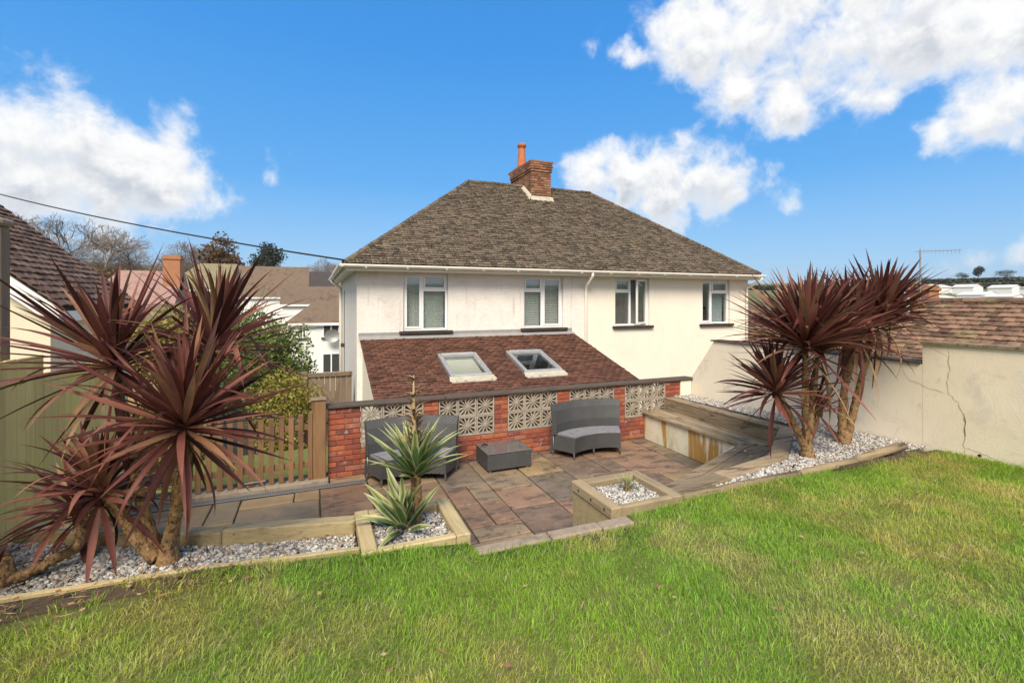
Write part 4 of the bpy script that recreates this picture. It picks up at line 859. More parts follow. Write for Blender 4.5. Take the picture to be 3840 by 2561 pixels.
# ---------------------------------------------------------------- strap-leaved plants
def strap_mesh(name, L, wd, droop, m, segs=8, fold=.35, base=.34, attr=False, wave=0., kink=None):
    vs = []; cols_ = []; p = Vector((0,0,0)); ang = 0.
    for i in range(segs+1):
        t = i/segs; wv = wd*(base+(1-base)*math.sin(min(1,t/.45)*math.pi/2)) * (1-max(0,(t-.45)/.55)**1.7) if t < 1 else .0008
        if i: p = p + Vector((0, math.cos(ang), -math.sin(ang)))*(L/segs)
        n_ = Vector((0, math.sin(ang), math.cos(ang))); h = wv*fold
        fx = [-1,-.6,0,.6,1] if attr else [-1,0,1]
        for x in fx: vs.append(Vector((x*wv+wave*math.sin(t*5), 0, 0))+p+n_*(abs(x)*h)); cols_.append(abs(x))
        ang += droop*(.3+1.4*t)/segs
        if kink is not None and i == kink: ang += 1.1
    q = 5 if attr else 3
    fs = [(i*q+j, i*q+j+1, (i+1)*q+j+1, (i+1)*q+j) for i in range(segs) for j in range(q-1)]
    me_ = bpy.data.meshes.new(name); me_.from_pydata([tuple(v_) for v_ in vs], [], fs); me_.update(); me_.materials.append(M[m]); me_.polygons.foreach_set('use_smooth', [True]*len(fs))
    if attr:
        a_ = me_.color_attributes.new('col','FLOAT_COLOR','POINT'); gcol = (.075,.135,.045); ycol = (.36,.38,.15); pc = (.50,.50,.28)
        dat = []
        for k_, c_ in enumerate(cols_):
            s_ = (pc if c_ > .9 else (ycol if c_ > .5 and k_ > 25 else gcol)); dat += [*s_, 1.]
        a_.data.foreach_set('color', dat)
    return me_
CL = [strap_mesh('leaf', 1., .034, d, 'cordyline_leaf', fold=f) for d, f in ((.03,.3),(.10,.4),(.2,.3),(.35,.4),(.6,.35),(.12,.5),(.9,.3),(.06,.25))]
CLK = [strap_mesh('leaf', 1., .034, .2, 'cordyline_leaf', kink=4), strap_mesh('leaf', 1., .03, .3, 'cordyline_leaf', kink=3)]
CD = [strap_mesh('leaf', 1., .028, d, 'cordyline_dead', fold=.5) for d in (.5,.9,1.3)]
def orient(d, tilt): return tilt @ d
def head(parent, pos, axis, n, L, rs, ls, spread=88, under=.16, dead=.06, deadset=None, kinks=0., lo=4., wscale=1., extra=0):
    xtra = MB(); nobj = n; n = n+extra; pick = set(range(n)) if not extra else set(int(q*n/nobj) for q in range(nobj))
    tilt = Vector((0,0,1)).rotation_difference(Vector(axis).normalized()).to_matrix()
    for i in range(n):
        u_ = (i+.5)/n; ph = i*2.39996+rs.uniform(-.25,.25)
        if u_ < 1-under: th = lo+(spread-lo)*(u_/(1-under))**.95
        else: th = rs.uniform(spread, 162)
        th = R(th+rs.uniform(-5,5)); isd = rs.random() < dead*(2.5 if th > R(80) else 1)
        d = tilt @ Vector((math.sin(th)*math.cos(ph), math.sin(th)*math.sin(ph), math.cos(th))); up_ = tilt @ Vector((-math.cos(th)*math.cos(ph), -math.cos(th)*math.sin(ph), math.sin(th)))
        x_ = d.cross(up_).normalized(); l = L*rs.uniform(.78,1.08)*(.82 if th < R(18) else 1)*(.92 if th > R(95) else 1)
        me_ = rs.choice(deadset if isd else (CLK if rs.random() < kinks else ls))
        p0 = Vector(pos)+d*.02+Vector((0,0,-.06*(th/R(90)))); w_ = l**.5*wscale
        Mx_ = frame(p0, x_*w_, d*l, up_*w_) @ Matrix.Rotation(rs.uniform(-.35,.35),4,'Y')
        if i in pick: inst('leaf', me_, parent, Mx_)
        else: xtra.add([Mx_ @ v_.co for v_ in me_.vertices], [tuple(q_.vertices) for q_ in me_.polygons])
    if xtra.v: part('leaf', xtra, ls[0].materials[0], parent, True, 'stuff')
def trunk(parent, pts, r0, r1, rs, m='trunk', name='trunk'):
    P = [Vector(p) for p in pts]; Q = []
    for a, b in zip(P, P[1:]):
        for k in range(14): Q.append(a.lerp(b, k/14))
    Q.append(P[-1]); n = len(Q)
    # smooth
    for _ in range(9): Q = [Q[0]]+[(Q[i-1]+Q[i]*2+Q[i+1])/4 for i in range(1,n-1)]+[Q[-1]]
    m_ = MB(); m_.tube(Q, [(r0+(r1-r0)*i/(n-1))*(1+rs.uniform(-.06,.06)) for i in range(n)], 12); m_.v = [tuple(Vector(v_)+Vector((rs.uniform(-1,1),rs.uniform(-1,1),rs.uniform(-1,1)))*.005) for v_ in m_.v]
    return part(name, m_, M[m], parent, True)
def cordyline(label, base, trunks, heads, seed):
    rs = random.Random(seed); T = thing('cordyline', label, 'plant', base)
    part('root_flare', MB().tube([Vector(base)+Vector((0,0,-.05)), Vector(base)+Vector((0,0,.05)), Vector(base)+Vector((0,0,.16))], [trunks[0][1]*2.0, trunks[0][1]*1.5, trunks[0][1]*.8], 14), M['trunk'], T, True)
    for pts, r0, r1 in trunks: trunk(T, pts, r0, r1, rs)
    for h in heads:
        pos = h['p']; C = part('crown', MB().tube([Vector(pos)+Vector((0,0,-.10)), Vector(pos), Vector(pos)+Vector(h.get('ax',(0,0,1)))*.10], [.035,.042,.012], 10), M['cordyline_leaf'], T, True)
        head(C, pos, h.get('ax',(0,0,1)), h['n'], h['L'], rs, h.get('ls',CL), h.get('sp',88), h.get('un',.16), h.get('dead',.06), CD, h.get('kk',.05), h.get('lo',4.), h.get('w',1.), h.get('ex',0))
    return T
cordyline('large purple-leaved cordyline with several trunks in the left gravel bed', (-.90,3.77,-.12),
  [([(-.92,3.78,-.1),(-.86,3.72,.15),(-.74,3.56,.5),(-.73,3.40,.86)],.042,.024), ([(-.96,3.80,-.1),(-1.07,3.84,.3),(-1.19,3.93,.75),(-1.24,3.97,1.17)],.040,.024), ([(-.89,3.82,-.1),(-.86,3.86,.4),(-.74,3.90,.9),(-.68,3.90,1.26)],.040,.023), ([(-.97,3.77,-.08),(-1.08,3.78,.08),(-1.17,3.80,.26),(-1.27,3.82,.39)],.045,.03)],
  [dict(p=(-.73,3.39,.88),n=84,ex=50,L=.70,un=.11,sp=96,dead=.06,ax=(.06,-.24,1),w=.72), dict(p=(-1.24,3.97,1.20),n=80,ex=40,L=.80,un=.10,sp=100,dead=.10,ax=(-.18,.0,1),w=.72), dict(p=(-.68,3.90,1.30),n=80,ex=30,L=.72,un=.08,sp=96,dead=.14,ax=(.18,.0,1),w=.72,kk=.1), dict(p=(-1.27,3.82,.40),n=52,ex=30,L=.54,un=.16,sp=92,dead=.04,ax=(-.05,-.12,1),w=.9)], 2)
cordyline('low leaning purple cordyline with a bare trunk lying on the left gravel', (-1.75,3.86,-.11),
  [([(-1.76,3.80,-.1),(-1.62,3.86,-.07),(-1.42,3.95,.0),(-1.46,4.10,.16)],.036,.028)],
  [dict(p=(-1.50,4.16,.17),n=46,L=.48,un=.1,sp=98,dead=.05,ax=(-.15,-.1,1)), dict(p=(-1.80,3.84,-.05),n=10,L=.26,un=0,sp=60,dead=.2)], 5)
cordyline('tall purple cordyline nearest the bench in the right gravel bed', (4.99,3.62,-.10),
  [([(4.98,3.62,-.1),(4.96,3.62,.4),(4.93,3.60,1.1)],.045,.027), ([(5.0,3.63,-.1),(5.06,3.63,.4),(5.20,3.64,1.03)],.043,.026), ([(4.97,3.62,-.05),(4.90,3.64,.12),(4.76,3.69,.42),(4.64,3.72,.62)],.04,.03), ([(5.0,3.64,0),(5.15,3.68,.2),(5.30,3.71,.36)],.025,.02)],
  [dict(p=(4.92,3.60,1.13),n=104,ex=90,L=.96,un=.04,sp=80,dead=.06,ax=(-.08,-.05,1),w=.85), dict(p=(5.21,3.64,1.06),n=70,ex=40,L=.90,un=.07,sp=76,dead=.18,ax=(.14,.05,1),w=.85), dict(p=(4.63,3.72,.64),n=66,ex=30,L=.70,un=.10,sp=90,dead=.05,ax=(-.24,-.06,1),w=.85), dict(p=(5.31,3.71,.38),n=34,L=.40,un=.18,sp=85,dead=.1)], 7)
cordyline('tall purple cordyline with hanging dead leaves next to the rendered wall', (5.86,3.80,-.10),
  [([(5.84,3.80,-.1),(5.84,3.80,.4),(5.88,3.65,1.22)],.05,.03), ([(5.87,3.82,-.1),(5.93,3.84,.4),(6.07,3.87,1.28)],.047,.028), ([(5.90,3.79,-.1),(6.0,3.74,.4),(6.20,3.62,1.38)],.048,.03)],
  [dict(p=(6.20,3.61,1.40),n=110,ex=60,L=.80,un=.13,sp=72,dead=.12,ax=(.20,-.10,1),w=.85), dict(p=(6.07,3.86,1.30),n=80,ex=40,L=.82,un=.08,sp=70,dead=.12,w=.85), dict(p=(5.89,3.64,1.24),n=80,ex=30,L=.82,un=.14,sp=72,dead=.2,ax=(-.05,-.05,1),w=.85)], 9)
# yuccas
YL = [strap_mesh('leaf', 1., .03, d, 'yucca_leaf', fold=f, attr=True, base=.7) for d, f in ((.02,.35),(.06,.4),(.14,.3),(.25,.4))]
def yucca(label, base, stem, hd, seed, spike=False):
    rs = random.Random(seed); T = thing('yucca', label, 'plant', base)
    if stem: trunk(T, stem, .036, .038, rs)
    for (p, ax, n, L, sp, wsc) in hd:
        C = part('crown', MB().tube([Vector(p)+Vector((0,0,-.06)), Vector(p), Vector(p)+Vector((0,0,.06))],[.03,.035,.01],8), M['trunk'], T, True)
        head(C, p, ax, n, L, rs, YL, sp, .0, .0, CD, 0., 6., wsc)
    if spike:
        p = Vector(hd[0][0]); S = part('flower_spike', MB().tube([p, p+Vector((-.005,0,.25)), p+Vector((-.012,0,.5)), p+Vector((-.01,0,.72))],[.026,.022,.013,.003],8), M['cordyline_dead'], T, True)
        for k in range(70):
            t = rs.random()**1.1; z = .12+.58*t; a = k*2.4; l = .07+.13*(1-t)*rs.uniform(.5,1.2); d = Vector((math.cos(a)*.5, math.sin(a)*.5, .85)).normalized(); u2 = Vector((-math.cos(a)*.85,-math.sin(a)*.85,.5)).normalized()
            inst('bract', CD[0], S, frame(p+Vector((-.008*t,0,z)), d.cross(u2)*.36, d*l, u2*.36))
yucca('tall variegated yucca with brown trunk and dead flower spike in the left planter', (.697,3.565,-.06), [(.697,3.565,-.07),(.70,3.56,.1),(.682,3.54,.30)], [((.68,3.54,.33),(0.02,-.02,1),50,.46,66,1.5)], 3, True)
yucca('short striped yucca clump leaning beside the trunk in the left planter', (.619,3.50,-.06), None, [((.61,3.50,-.04),(-.28,-.1,1),24,.44,58,1.7)], 4)
yucca('small spiky striped plant in the gravel of the right planter', (2.511,3.471,-.06), None, [((2.511,3.471,-.05),(0,0,1),22,.17,48,.55)], 6)

# ---------------------------------------------------------------- fallen leaf litter
def litter(label, x0, x1, y0, y1, zf, n, seed):
    r_ = random.Random(seed); m_ = MB()
    for k in range(n):
        x, y = r_.uniform(x0,x1), r_.uniform(y0,y1); a = r_.uniform(0,6.28); l = r_.choice((.02,.03,.04,.09,.14)); wv = .0035 if l > .05 else l*.3; z = zf(x,y)+r_.uniform(.004,.02); t = r_.uniform(-.3,.3)
        d = Vector((math.cos(a),math.sin(a),t*.4)); s_ = Vector((-math.sin(a),math.cos(a),r_.uniform(-.4,.4)))*wv; p = Vector((x,y,z)); m_.add([p-d*l/2,p+s_,p+d*l/2,p-s_],[(0,1,2,3)])
    tag(part('leaf_litter', m_, M['cordyline_dead']), label, 'litter', None, 'stuff')
litter('dry leaf litter and straw on the gravel under the left cordyline', -1.95, .2, 3.45, 3.75, lambda x, y: -.105, 90, 1)
litter('straw and dead leaves on the bare soil at the left lawn edge', -1.9, -.3, 3.05, 3.36, lambda x, y: .02, 110, 2)
litter('dead leaves fallen on the gravel under the right cordylines', 4.3, 6.5, 3.35, 4.3, lambda x, y: -.09, 70, 3)
litter('few dead leaves scattered over the middle of the lawn', -.5, 6.2, 1.0, 2.9, lambda x, y: .035+lawn_z(x,y), 110, 4)
# ---------------------------------------------------------------- neighbouring outbuilding on the left
NL = thing('neighbour_outbuilding', 'cream neighbouring building with steep brown tiled roof and white bargeboard on the left', 'building', (-5.5, 9.5, -3))
EXL, EZL, NY0, NY1, PIT = -3.10, 1.52, 8.0, 11.0, .86
part('wall', MB().prism([(-9.0,-3.2),(EXL-.12,-3.2),(EXL-.12,EZL-.05),(-6.2,EZL+PIT*2.95),(-9.0,EZL+PIT*.15)], NY0+.1, NY1-.1, Matrix(((1,0,0,0),(0,0,1,0),(0,1,0,0),(0,0,0,1)))), M['wall_bg_cream'], NL)
NRF = part('roof', MB().prism([(EXL,EZL),(-6.2,EZL+PIT*3.1),(-9.2,EZL),(-9.2,EZL-.06),(-6.2,EZL+PIT*3.1-.08),(EXL,EZL-.06)], NY0, NY1, Matrix(((1,0,0,0),(0,0,1,0),(0,1,0,0),(0,0,0,1)))), M['roof_deck'], NL)
tile_plane(NRF, (EXL+.03,NY0-.02,EZL+.0), (0,1,0), (-1,0,PIT), lambda s: (0, NY1-NY0+.04), 3.1*math.sqrt(1+PIT*PIT), .135, .2, .022, 'tile_left', 300, seed=31)
part('bargeboard', MB().prism([(EXL+.02,EZL-.03),(-6.2,EZL+PIT*3.1-.03),(-6.2,EZL+PIT*3.1-.30),(EXL+.02,EZL-.28)], NY0-.03, NY0-.005, Matrix(((1,0,0,0),(0,0,1,0),(0,1,0,0),(0,0,0,1)))), M['fascia_white'], NL)
part('eaves_board', MB().box(EXL-.10,EXL+.0,NY0,NY1,EZL-.2,EZL-.06), M['fascia_white'], NL)
part('roof_vent', MB().cbox(-4.35,-4.05,8.25,8.5,EZL+PIT*1.0,EZL+PIT*1.0+.16,.02), M['fascia_white'], NL)

# ---------------------------------------------------------------- right neighbour: low tiled roofs behind the wall
NR = thing('neighbour_bungalow', 'low neighbouring bungalow with mossy red tiled roof behind the rendered wall', 'house', (14, 2, -4))
part('wall', MB().box(10.5,17.5,-6,6.9,-4.2,-1.3).prism([(10.5,-1.3),(17.5,-1.3),(14,1.45)], 6.7, 6.9, Matrix(((1,0,0,0),(0,0,1,0),(0,1,0,0),(0,0,0,1)))), M['wall_bg_cream'], NR)
RRF = part('roof', MB().prism([(10.1,-1.45),(14,1.57),(17.9,-1.45),(17.9,-1.52),(14,1.48),(10.1,-1.52)], -6.2, 7.1, Matrix(((1,0,0,0),(0,0,1,0),(0,1,0,0),(0,0,0,1)))), M['roof_deck'], NR)
RL = math.hypot(3.9, 3.02)
tile_plane(RRF, (10.1,7.1,-1.44), (0,-1,0), (3.9,0,3.02), lambda s: (0, 6.2), RL, .15, .21, .03, 'tile_right', 300, seed=41)
tile_plane(RRF, (10.1,.9,-1.44), (0,-1,0), (3.9,0,3.02), lambda s: (0, 7.1), RL, .15, .21, .03, 'tile_right', 0, seed=42)
ridge_run(RRF, (14,7.1,1.575), (14,-6.2,1.575), .4, .12, 'tile_right')
RF2 = part('rear_roof', MB().prism([(10.4,-1.3),(13.5,1.18),(16.5,-1.3),(16.5,-1.37),(13.5,1.1),(10.4,-1.37)], 7.12, 12.5, Matrix(((1,0,0,0),(0,0,1,0),(0,1,0,0),(0,0,0,1)))), M['roof_deck'], NR)
tile_plane(RF2, (10.4,12.5,-1.29), (0,-1,0), (3.1,0,2.48), lambda s: (0, 5.36), math.hypot(3.1,2.48), .15, .21, .03, 'tile_right', 0, seed=43)
part('rear_wall', MB().box(10.8,16.2,7.12,12.3,-4.2,-1.38), M['wall_bg_cream'], NR)
part('chimney', MB().cbox(15.75,16.2,7.85,8.35,-1,2.02,.02).cbox(15.71,16.24,7.81,8.39,1.86,1.95,.02), M['brick_far'], NR)
AN = thing('tv_aerial', 'thin television aerial on a mast above the red bungalow roof', 'aerial', (15.2, 7.8, .6))
part('mast', MB().tube([(15.2,7.8,.4),(15.2,7.8,2.98)], .018, 6), M['metal_grey'], AN)
part('boom', MB().tube([(15.1,7.86,2.93),(16.15,7.35,2.96)], .010, 5), M['metal_grey'], AN)
for k in range(11): part('element', MB().tube([(15.2+k*.09,7.80-k*.044,2.80 if k == 0 else 2.86),(15.2+k*.09,7.80-k*.044,3.05 if k == 0 else 3.0)], .005, 4), M['metal_grey'], AN)

# ---------------------------------------------------------------- overhead cable
CB = thing('overhead_cable', 'black overhead cable sloping across the sky to the house eaves', 'cable', (.5, 10.5, 2.3))
A_, B_2 = Vector((.56,10.44,2.43)), Vector((-22.,35.,9.6)); pts = []
for k in range(25): t = k/24; p = A_.lerp(B_2, t); p.z -= 1.0*4*t*(1-t)*.55; pts.append(p)
part('strand', MB().tube(pts, .02, 5), M['wire_black'], CB)
part('hook', MB().tube([(.56,10.44,2.43),(.58,10.47,2.30)], .02, 6), M['metal_grey'], CB)

# ---------------------------------------------------------------- distant houses
XZ = Matrix(((1,0,0,0),(0,0,1,0),(0,1,0,0),(0,0,0,1)))
def bg_house(label, x0, x1, y0, y1, zg, ze, zr, wm, rm, axis='x', hipl=0., hipr=0., wins=(), chim=None, group='houses across the valley on the left', ov=.25, extra=None):
    T = thing('distant_house', label, 'house', ((x0+x1)/2, (y0+y1)/2, zg), group); ym = (y0+y1)/2; xm = (x0+x1)/2
    w_ = MB().box(x0,x1,y0,y1,zg,ze)
    if axis == 'x' and not (hipl and hipr):
        if not hipl: w_.add([(x0,y0,ze),(x0,y1,ze),(x0,ym,zr-.05)],[(0,1,2)])
        if not hipr: w_.add([(x1,y0,ze),(x1,y1,ze),(x1,ym,zr-.05)],[(0,1,2)])
    if axis == 'y': w_.add([(x0,y0,ze),(x1,y0,ze),(xm,y0,zr-.05)],[(0,1,2)])
    part('wall', w_, M[wm], T)
    m_ = MB(); e = ov; d = ov*(zr-ze)/max(.1,(y1-y0)/2 if axis == 'x' else (x1-x0)/2); zl = ze-d
    if axis == 'x': vs = [(x0-e,y0-e,zl),(x1+e,y0-e,zl),(x1+e,y1+e,zl),(x0-e,y1+e,zl),(x0-e+hipl,ym,zr),(x1+e-hipr,ym,zr)]; fs = [(0,1,5,4),(1,2,5),(2,3,4,5),(3,0,4),(3,2,1,0)]
    else: vs = [(x0-e,y0-e,zl),(x1+e,y0-e,zl),(x1+e,y1+e,zl),(x0-e,y1+e,zl),(xm,y0-e,zr),(xm,y1+e,zr)]; fs = [(0,3,5,4),(1,4,5,2),(2,5,3),(0,4,1)][:2]
    m_.add(vs, fs)
    if axis == 'y': pass
    rf = part('roof', m_, M[rm], T)
    part('fascia', MB().box(x0-e,x1+e,y0-e-.03,y0-e-.005,zl-.18,zl-.002), M['wall_bg'], T) if axis == 'x' else None
    for (a, b, c, d_) in wins:
        W = part('window', MB().box(a,b,y0-.05,y0-.012,c,c+.07).box(a,b,y0-.05,y0-.012,d_-.07,d_).box(a,a+.07,y0-.05,y0-.012,c+.07,d_-.07).box(b-.07,b,y0-.05,y0-.012,c+.07,d_-.07).box((a+b)/2-.04,(a+b)/2+.04,y0-.048,y0-.014,c+.07,d_-.07), M['upvc'], T)
        part('pane', MB().box(a+.07,b-.07,y0-.03,y0-.010,c+.07,d_-.07), M['metal_dark'], W); part('sill', MB().box(a-.1,b+.1,y0-.14,y0-.002,c-.1,c-.005), M['sill_dark'], W)
    if chim: cx, cy, cw, cz, cm = chim; part('chimney', MB().box(cx-cw/2,cx+cw/2,cy-cw/2,cy+cw/2,zr-1.5,cz).box(cx-cw*.56,cx+cw*.56,cy-cw*.56,cy+cw*.56,cz-.3,cz-.12), M[cm], rf)
    return T
def S(v, k): return v*k
k = 36/22
wh = bg_house('white two-storey house with brown hipped roof beside the gate', -1.75, 8., 36, 44, -5.2, .22, 3.1, 'wall_bg', 'roof_bg_brown', 'x', 3.9, 3.9,
   [(-1.05,-.62,-.98,.12),(.45,1.55,-.98,.12),(.42,1.6,-3.5,-2.1)])
dish = thing('satellite_dish', 'grey satellite dish on the wall of the white house beyond the gate', 'dish', (1.05, 35.6, -.7))
m_ = MB(); vs = [(1.05,35.55,-.85)]
for rr, dy in ((.25,-.03),(.52,-.14)):
    for q in range(14): a = 2*math.pi*q/14; vs.append((1.05+rr*math.cos(a), 35.55+dy, -.85+rr*.85*math.sin(a)))
m_.add(vs, [(0,1+q,1+(q+1)%14) for q in range(14)]+[(1+q,15+q,15+(q+1)%14,1+(q+1)%14) for q in range(14)]); part('reflector', m_, M['metal_grey'], dish, True); part('arm', MB().tube([(1.05,36,-.95),(1.05,35.5,-.9)], .03, 6), M['metal_grey'], dish)
bg_house('white gabled house with grey-brown roof just behind the white house', -2.9, 4.5, 50, 57, -4.5, 1.35, 3.05, 'wall_bg', 'roof_bg_brown', 'x', 0, 0)
bl = bg_house('white house with black roof and dark flue pipe farther back', -4.4, 6., 75, 83, -3, 3.75, 6.0, 'wall_bg', 'roof_bg_black', 'x', 0, 0)
part('flue', MB().tube([(-1.9,75.5,3.4),(-1.9,75.5,6.2)], .22, 8), M['wire_black'], bl)
bg_house('long brown-roofed terrace across the valley', -8.6, -1.0, 62, 70, -3, 2.2, 5.8, 'wall_bg', 'roof_bg_brown', 'x', 0, 0)
bg_house('white house with olive hipped roof behind the cordyline', -12.2, -7.3, 50, 57, -3.5, 2.75, 5.15, 'wall_bg', 'roof_bg_olive', 'x', 2.2, 0, [(-9.6,-8.9,1.0,2.0)])
bg_house('house with pinkish tiled roof and brick chimney at left', -15.5, -9.9, 42, 48, -3.5, 1.2, 3.9, 'wall_bg_ochre', 'roof_bg_pink', 'x', 2.0, 0, (), (-10.2, 44.2, 1.1, 5.05, 'brick_far'))
bg_house('ochre-walled low house behind the left outbuilding', -10.5, -6.5, 33, 38, -4.5, -.4, 1.4, 'wall_bg_ochre', 'roof_bg_brown', 'x', 1.5, 1.5)
# pale houses scattered over the hillside on the right
rs = random.Random(77); cnt = 0
mw = {}
PLACES = ['at the lower edge', 'in the lower row', 'in the middle row', 'in the upper row', 'near the hilltop']
for row, (r_, n_) in enumerate(((118,6),(142,6),(175,6),(225,6))):
    for i in range(n_):
        az = R(57.5+13.5*(i+rs.uniform(.1,.8))/n_+row*.35); rr = r_*rs.uniform(.96,1.05); x, y = rr*math.sin(az), rr*math.cos(az); z = float(ground(np.array([x]), np.array([y]))[0])
        wv, hv = rs.uniform(4.5,7.5)*(r_/150)**.6, rs.uniform(2.2,3.0)*(r_/150)**.5
        T = bg_house('pale hillside house %s of the estate, %s from the left' % (PLACES[row], ['first','second','third','fourth','fifth','sixth','seventh','eighth'][i]), x-wv/2, x+wv/2, y-3, y+3, z-2, z+hv*.72, z+hv, 'wall_bg', 'roof_bg_overexposed', 'xy'[rs.random() < .4], 0, 0, (), None, 'pale houses on the right-hand hillside')

# ---------------------------------------------------------------- trees and bushes
def leaves(C, rad, n, size, seed, clumps=14):
    r_ = np.random.default_rng(seed); cc = r_.normal(0,1,(clumps,3)); cc /= np.linalg.norm(cc,axis=1)[:,None]; cc *= r_.uniform(.3,.8,(clumps,1)); k_ = r_.integers(0,clumps,n)
    d = r_.normal(0,1,(n,3)); d /= np.linalg.norm(d,axis=1)[:,None]; p = cc[k_]+d*(r_.random((n,1))**.45)*.42
    p[:,2] = np.maximum(p[:,2], -.85)
    P = np.array(C)+p*np.array(rad); a = r_.normal(0,1,(n,3)); a /= np.linalg.norm(a,axis=1)[:,None]; b = np.cross(a, r_.normal(0,1,(n,3))); b /= np.linalg.norm(b,axis=1)[:,None]
    s = size*r_.uniform(.6,1.4,(n,1)); V = np.stack([P-a*s, P-b*s*.42, P+a*s, P+b*s*.42],1).reshape(-1,3); F = np.arange(n*4).reshape(-1,4); return np_mesh('foliage', V, F)
def bush(label, C, rad, n, size, m, seed, stem=True, cat='bush', name='garden_bush', clumps=14):
    T = thing(name, label, cat, (C[0],C[1],C[2]-rad[2])); part('foliage', leaves(C, rad, n, size, seed, clumps), M[m], T)
    s_ = MB(); r_ = random.Random(seed)
    for k in range(5): s_.tube([(C[0],C[1],C[2]-rad[2]*1.3),(C[0]+r_.uniform(-.4,.4)*rad[0],C[1]+r_.uniform(-.4,.4)*rad[1],C[2]-rad[2]*.2),(C[0]+r_.uniform(-.6,.6)*rad[0],C[1]+r_.uniform(-.6,.6)*rad[1],C[2]+rad[2]*.5)],[.05*rad[0],.03*rad[0],.01*rad[0]],5)
    part('stems', s_, M['bark_far'], T); return T
bush('large mottled green shrub behind the picket fence', (-1.1,12.0,.15), (1.0,1.1,1.65), 11000, .05, 'leaf_green', 1, clumps=22)
bush('yellow-green rounded bush left of the side gate', (-.60,10.6,-.85), (.75,.7,1.15), 9000, .035, 'leaf_yellow', 2, clumps=20)
bush('dark evergreen bush against the white house beyond the gate', (-1.0,24.0,-2.5), (1.25,1.1,1.6), 5000, .09, 'leaf_dark', 3)
bush('green bush low behind the left of the picket fence', (-2.4,9.8,-.9), (1.1,.8,1.0), 6000, .05, 'leaf_yellow', 4)
bush('ochre-green shrub between the cordyline and the distant roofs', (-3.9,17.0,.0), (1.5,1.4,1.5), 6000, .08, 'leaf_yellow', 6)
bush('leafy green shrub in front of the white gabled house', (-2.9,22.0,-.9), (1.3,1.3,1.7), 6000, .09, 'leaf_green', 7)
def reeds(label, C, n, L, seed):
    rs = random.Random(seed); T = thing('bamboo_clump', label, 'bamboo', C); m_ = MB()
    for k in range(n):
        a = rs.uniform(0,6.28); t = rs.random()*.38; b = Vector((C[0]+rs.uniform(-.3,.3),C[1]+rs.uniform(-.3,.3),C[2])); l = L*rs.uniform(.6,1.05); d = Vector((math.cos(a)*t,math.sin(a)*t,1)).normalized(); s_ = d.cross(Vector((rs.uniform(-1,1),rs.uniform(-1,1),0))).normalized()*.018
        p1 = b+d*l*.6; p2 = b+d*l+Vector((math.cos(a)*t*.25*l,math.sin(a)*t*.25*l,-.05*l)); m_.add([b-s_,b+s_,p1+s_,p1-s_,p2],[(0,1,2,3),(3,2,4)])
    part('stalks', m_, M['leaf_green'], T)
reeds('bright green tall bamboo clump in front of the brown terrace', (-2.75,17.5,-1.6), 260, 4.0, 3)

def bare_tree(label, x, y, h, seed, spread=.55, depth=5, m='bark_far', zoff=-.3, name='bare_tree'):
    rs = random.Random(seed); z = float(ground(np.array([x]), np.array([y]))[0])+zoff; T = thing(name, label, 'tree', (x,y,z), 'trees along the skyline'); tr = MB(); tw = MB()
    def grow(p, d, l, r_, lv):
        q = p+d*l; (tr if lv == 0 else tw).tube([p, p.lerp(q,.5)+Vector((rs.uniform(-1,1),rs.uniform(-1,1),0))*l*.05, q],[r_,r_*.85,r_*.68],5 if lv < 2 else 3, cap=False)
        if lv >= depth: return
        for k in range(3 if lv < 4 else 2):
            a = rs.uniform(0,6.28); s_ = (spread*1.5 if lv < 2 else spread)*rs.uniform(.6,1.35); nd = (d+Vector((math.cos(a),math.sin(a),rs.uniform(-.2,.2)))*s_).normalized(); grow(q, nd, l*(rs.uniform(.95,1.15) if lv < 1 else rs.uniform(.7,.95)), max(r_*.66,.035), lv+1)
    grow(Vector((x,y,z)), Vector((0,0,1)), h*.15, h*.02, 0)
    part('trunk', tr, M[m], T); part('crown', tw, M[m], T)
    return T
def polar(az, r_): return r_*math.sin(R(az)), r_*math.cos(R(az))
for i, (az, r_, h, lab) in enumerate(((-24.5,150,19,'tall bare tree at the left end of the skyline'),(-21.0,165,19,'wide bare tree beside the tall leftmost one on the skyline'),(-18.0,160,19,'broad round bare tree left of the pink roof'),(-16.2,175,16,'bare tree just right of the broad round one'),(-12.3,200,14,'small bare tree above the pink roof'),(-10.6,205,15,'second small bare tree above the pink roof'),(.8,230,13,'low bare tree above the long brown terrace'),(2.6,240,12,'bare tree right of centre above the terrace'),(5.0,235,14,'bare tree above the black roof'),(6.6,240,15,'bare tree nearest the house on the skyline'),(8.2,235,12,'last bare tree before the house roof'))):
    bare_tree(lab, *polar(az, r_), h*.95, 100+i, .55, 7)
def far_leaf(label, az, r_, h, wd, m, seed, name='evergreen_tree'):
    x, y = polar(az, r_); z = float(ground(np.array([x]), np.array([y]))[0]); T = thing(name, label, 'tree', (x,y,z), 'trees along the skyline')
    part('trunk', MB().tube([(x,y,z-.5),(x,y,z+h*.5)],[h*.03,h*.015],6), M['bark_far'], T); part('crown', leaves((x,y,z+h*.50),(wd,wd,h*.5), 2600, h*.035, seed, 16), M[m], T)
far_leaf('rusty brown leafy tree behind the brick chimney', -8.6, 120, 12, 4.6, 'leaf_rust', 51, 'russet_tree')
far_leaf('dark rounded evergreen tree above the olive roof', -4.6, 150, 12, 5.0, 'leaf_far', 52)
for i, (az, h, wd) in enumerate(((60.5,3,4),(63.,3,5),(65.6,5,5),(66.6,10,4),(68.3,6,7))):
    far_leaf('dark tree on the right hilltop, number %s from the left' % ['one','two','three','four','five'][i], az, 480, h, wd, 'leaf_far', 60+i)
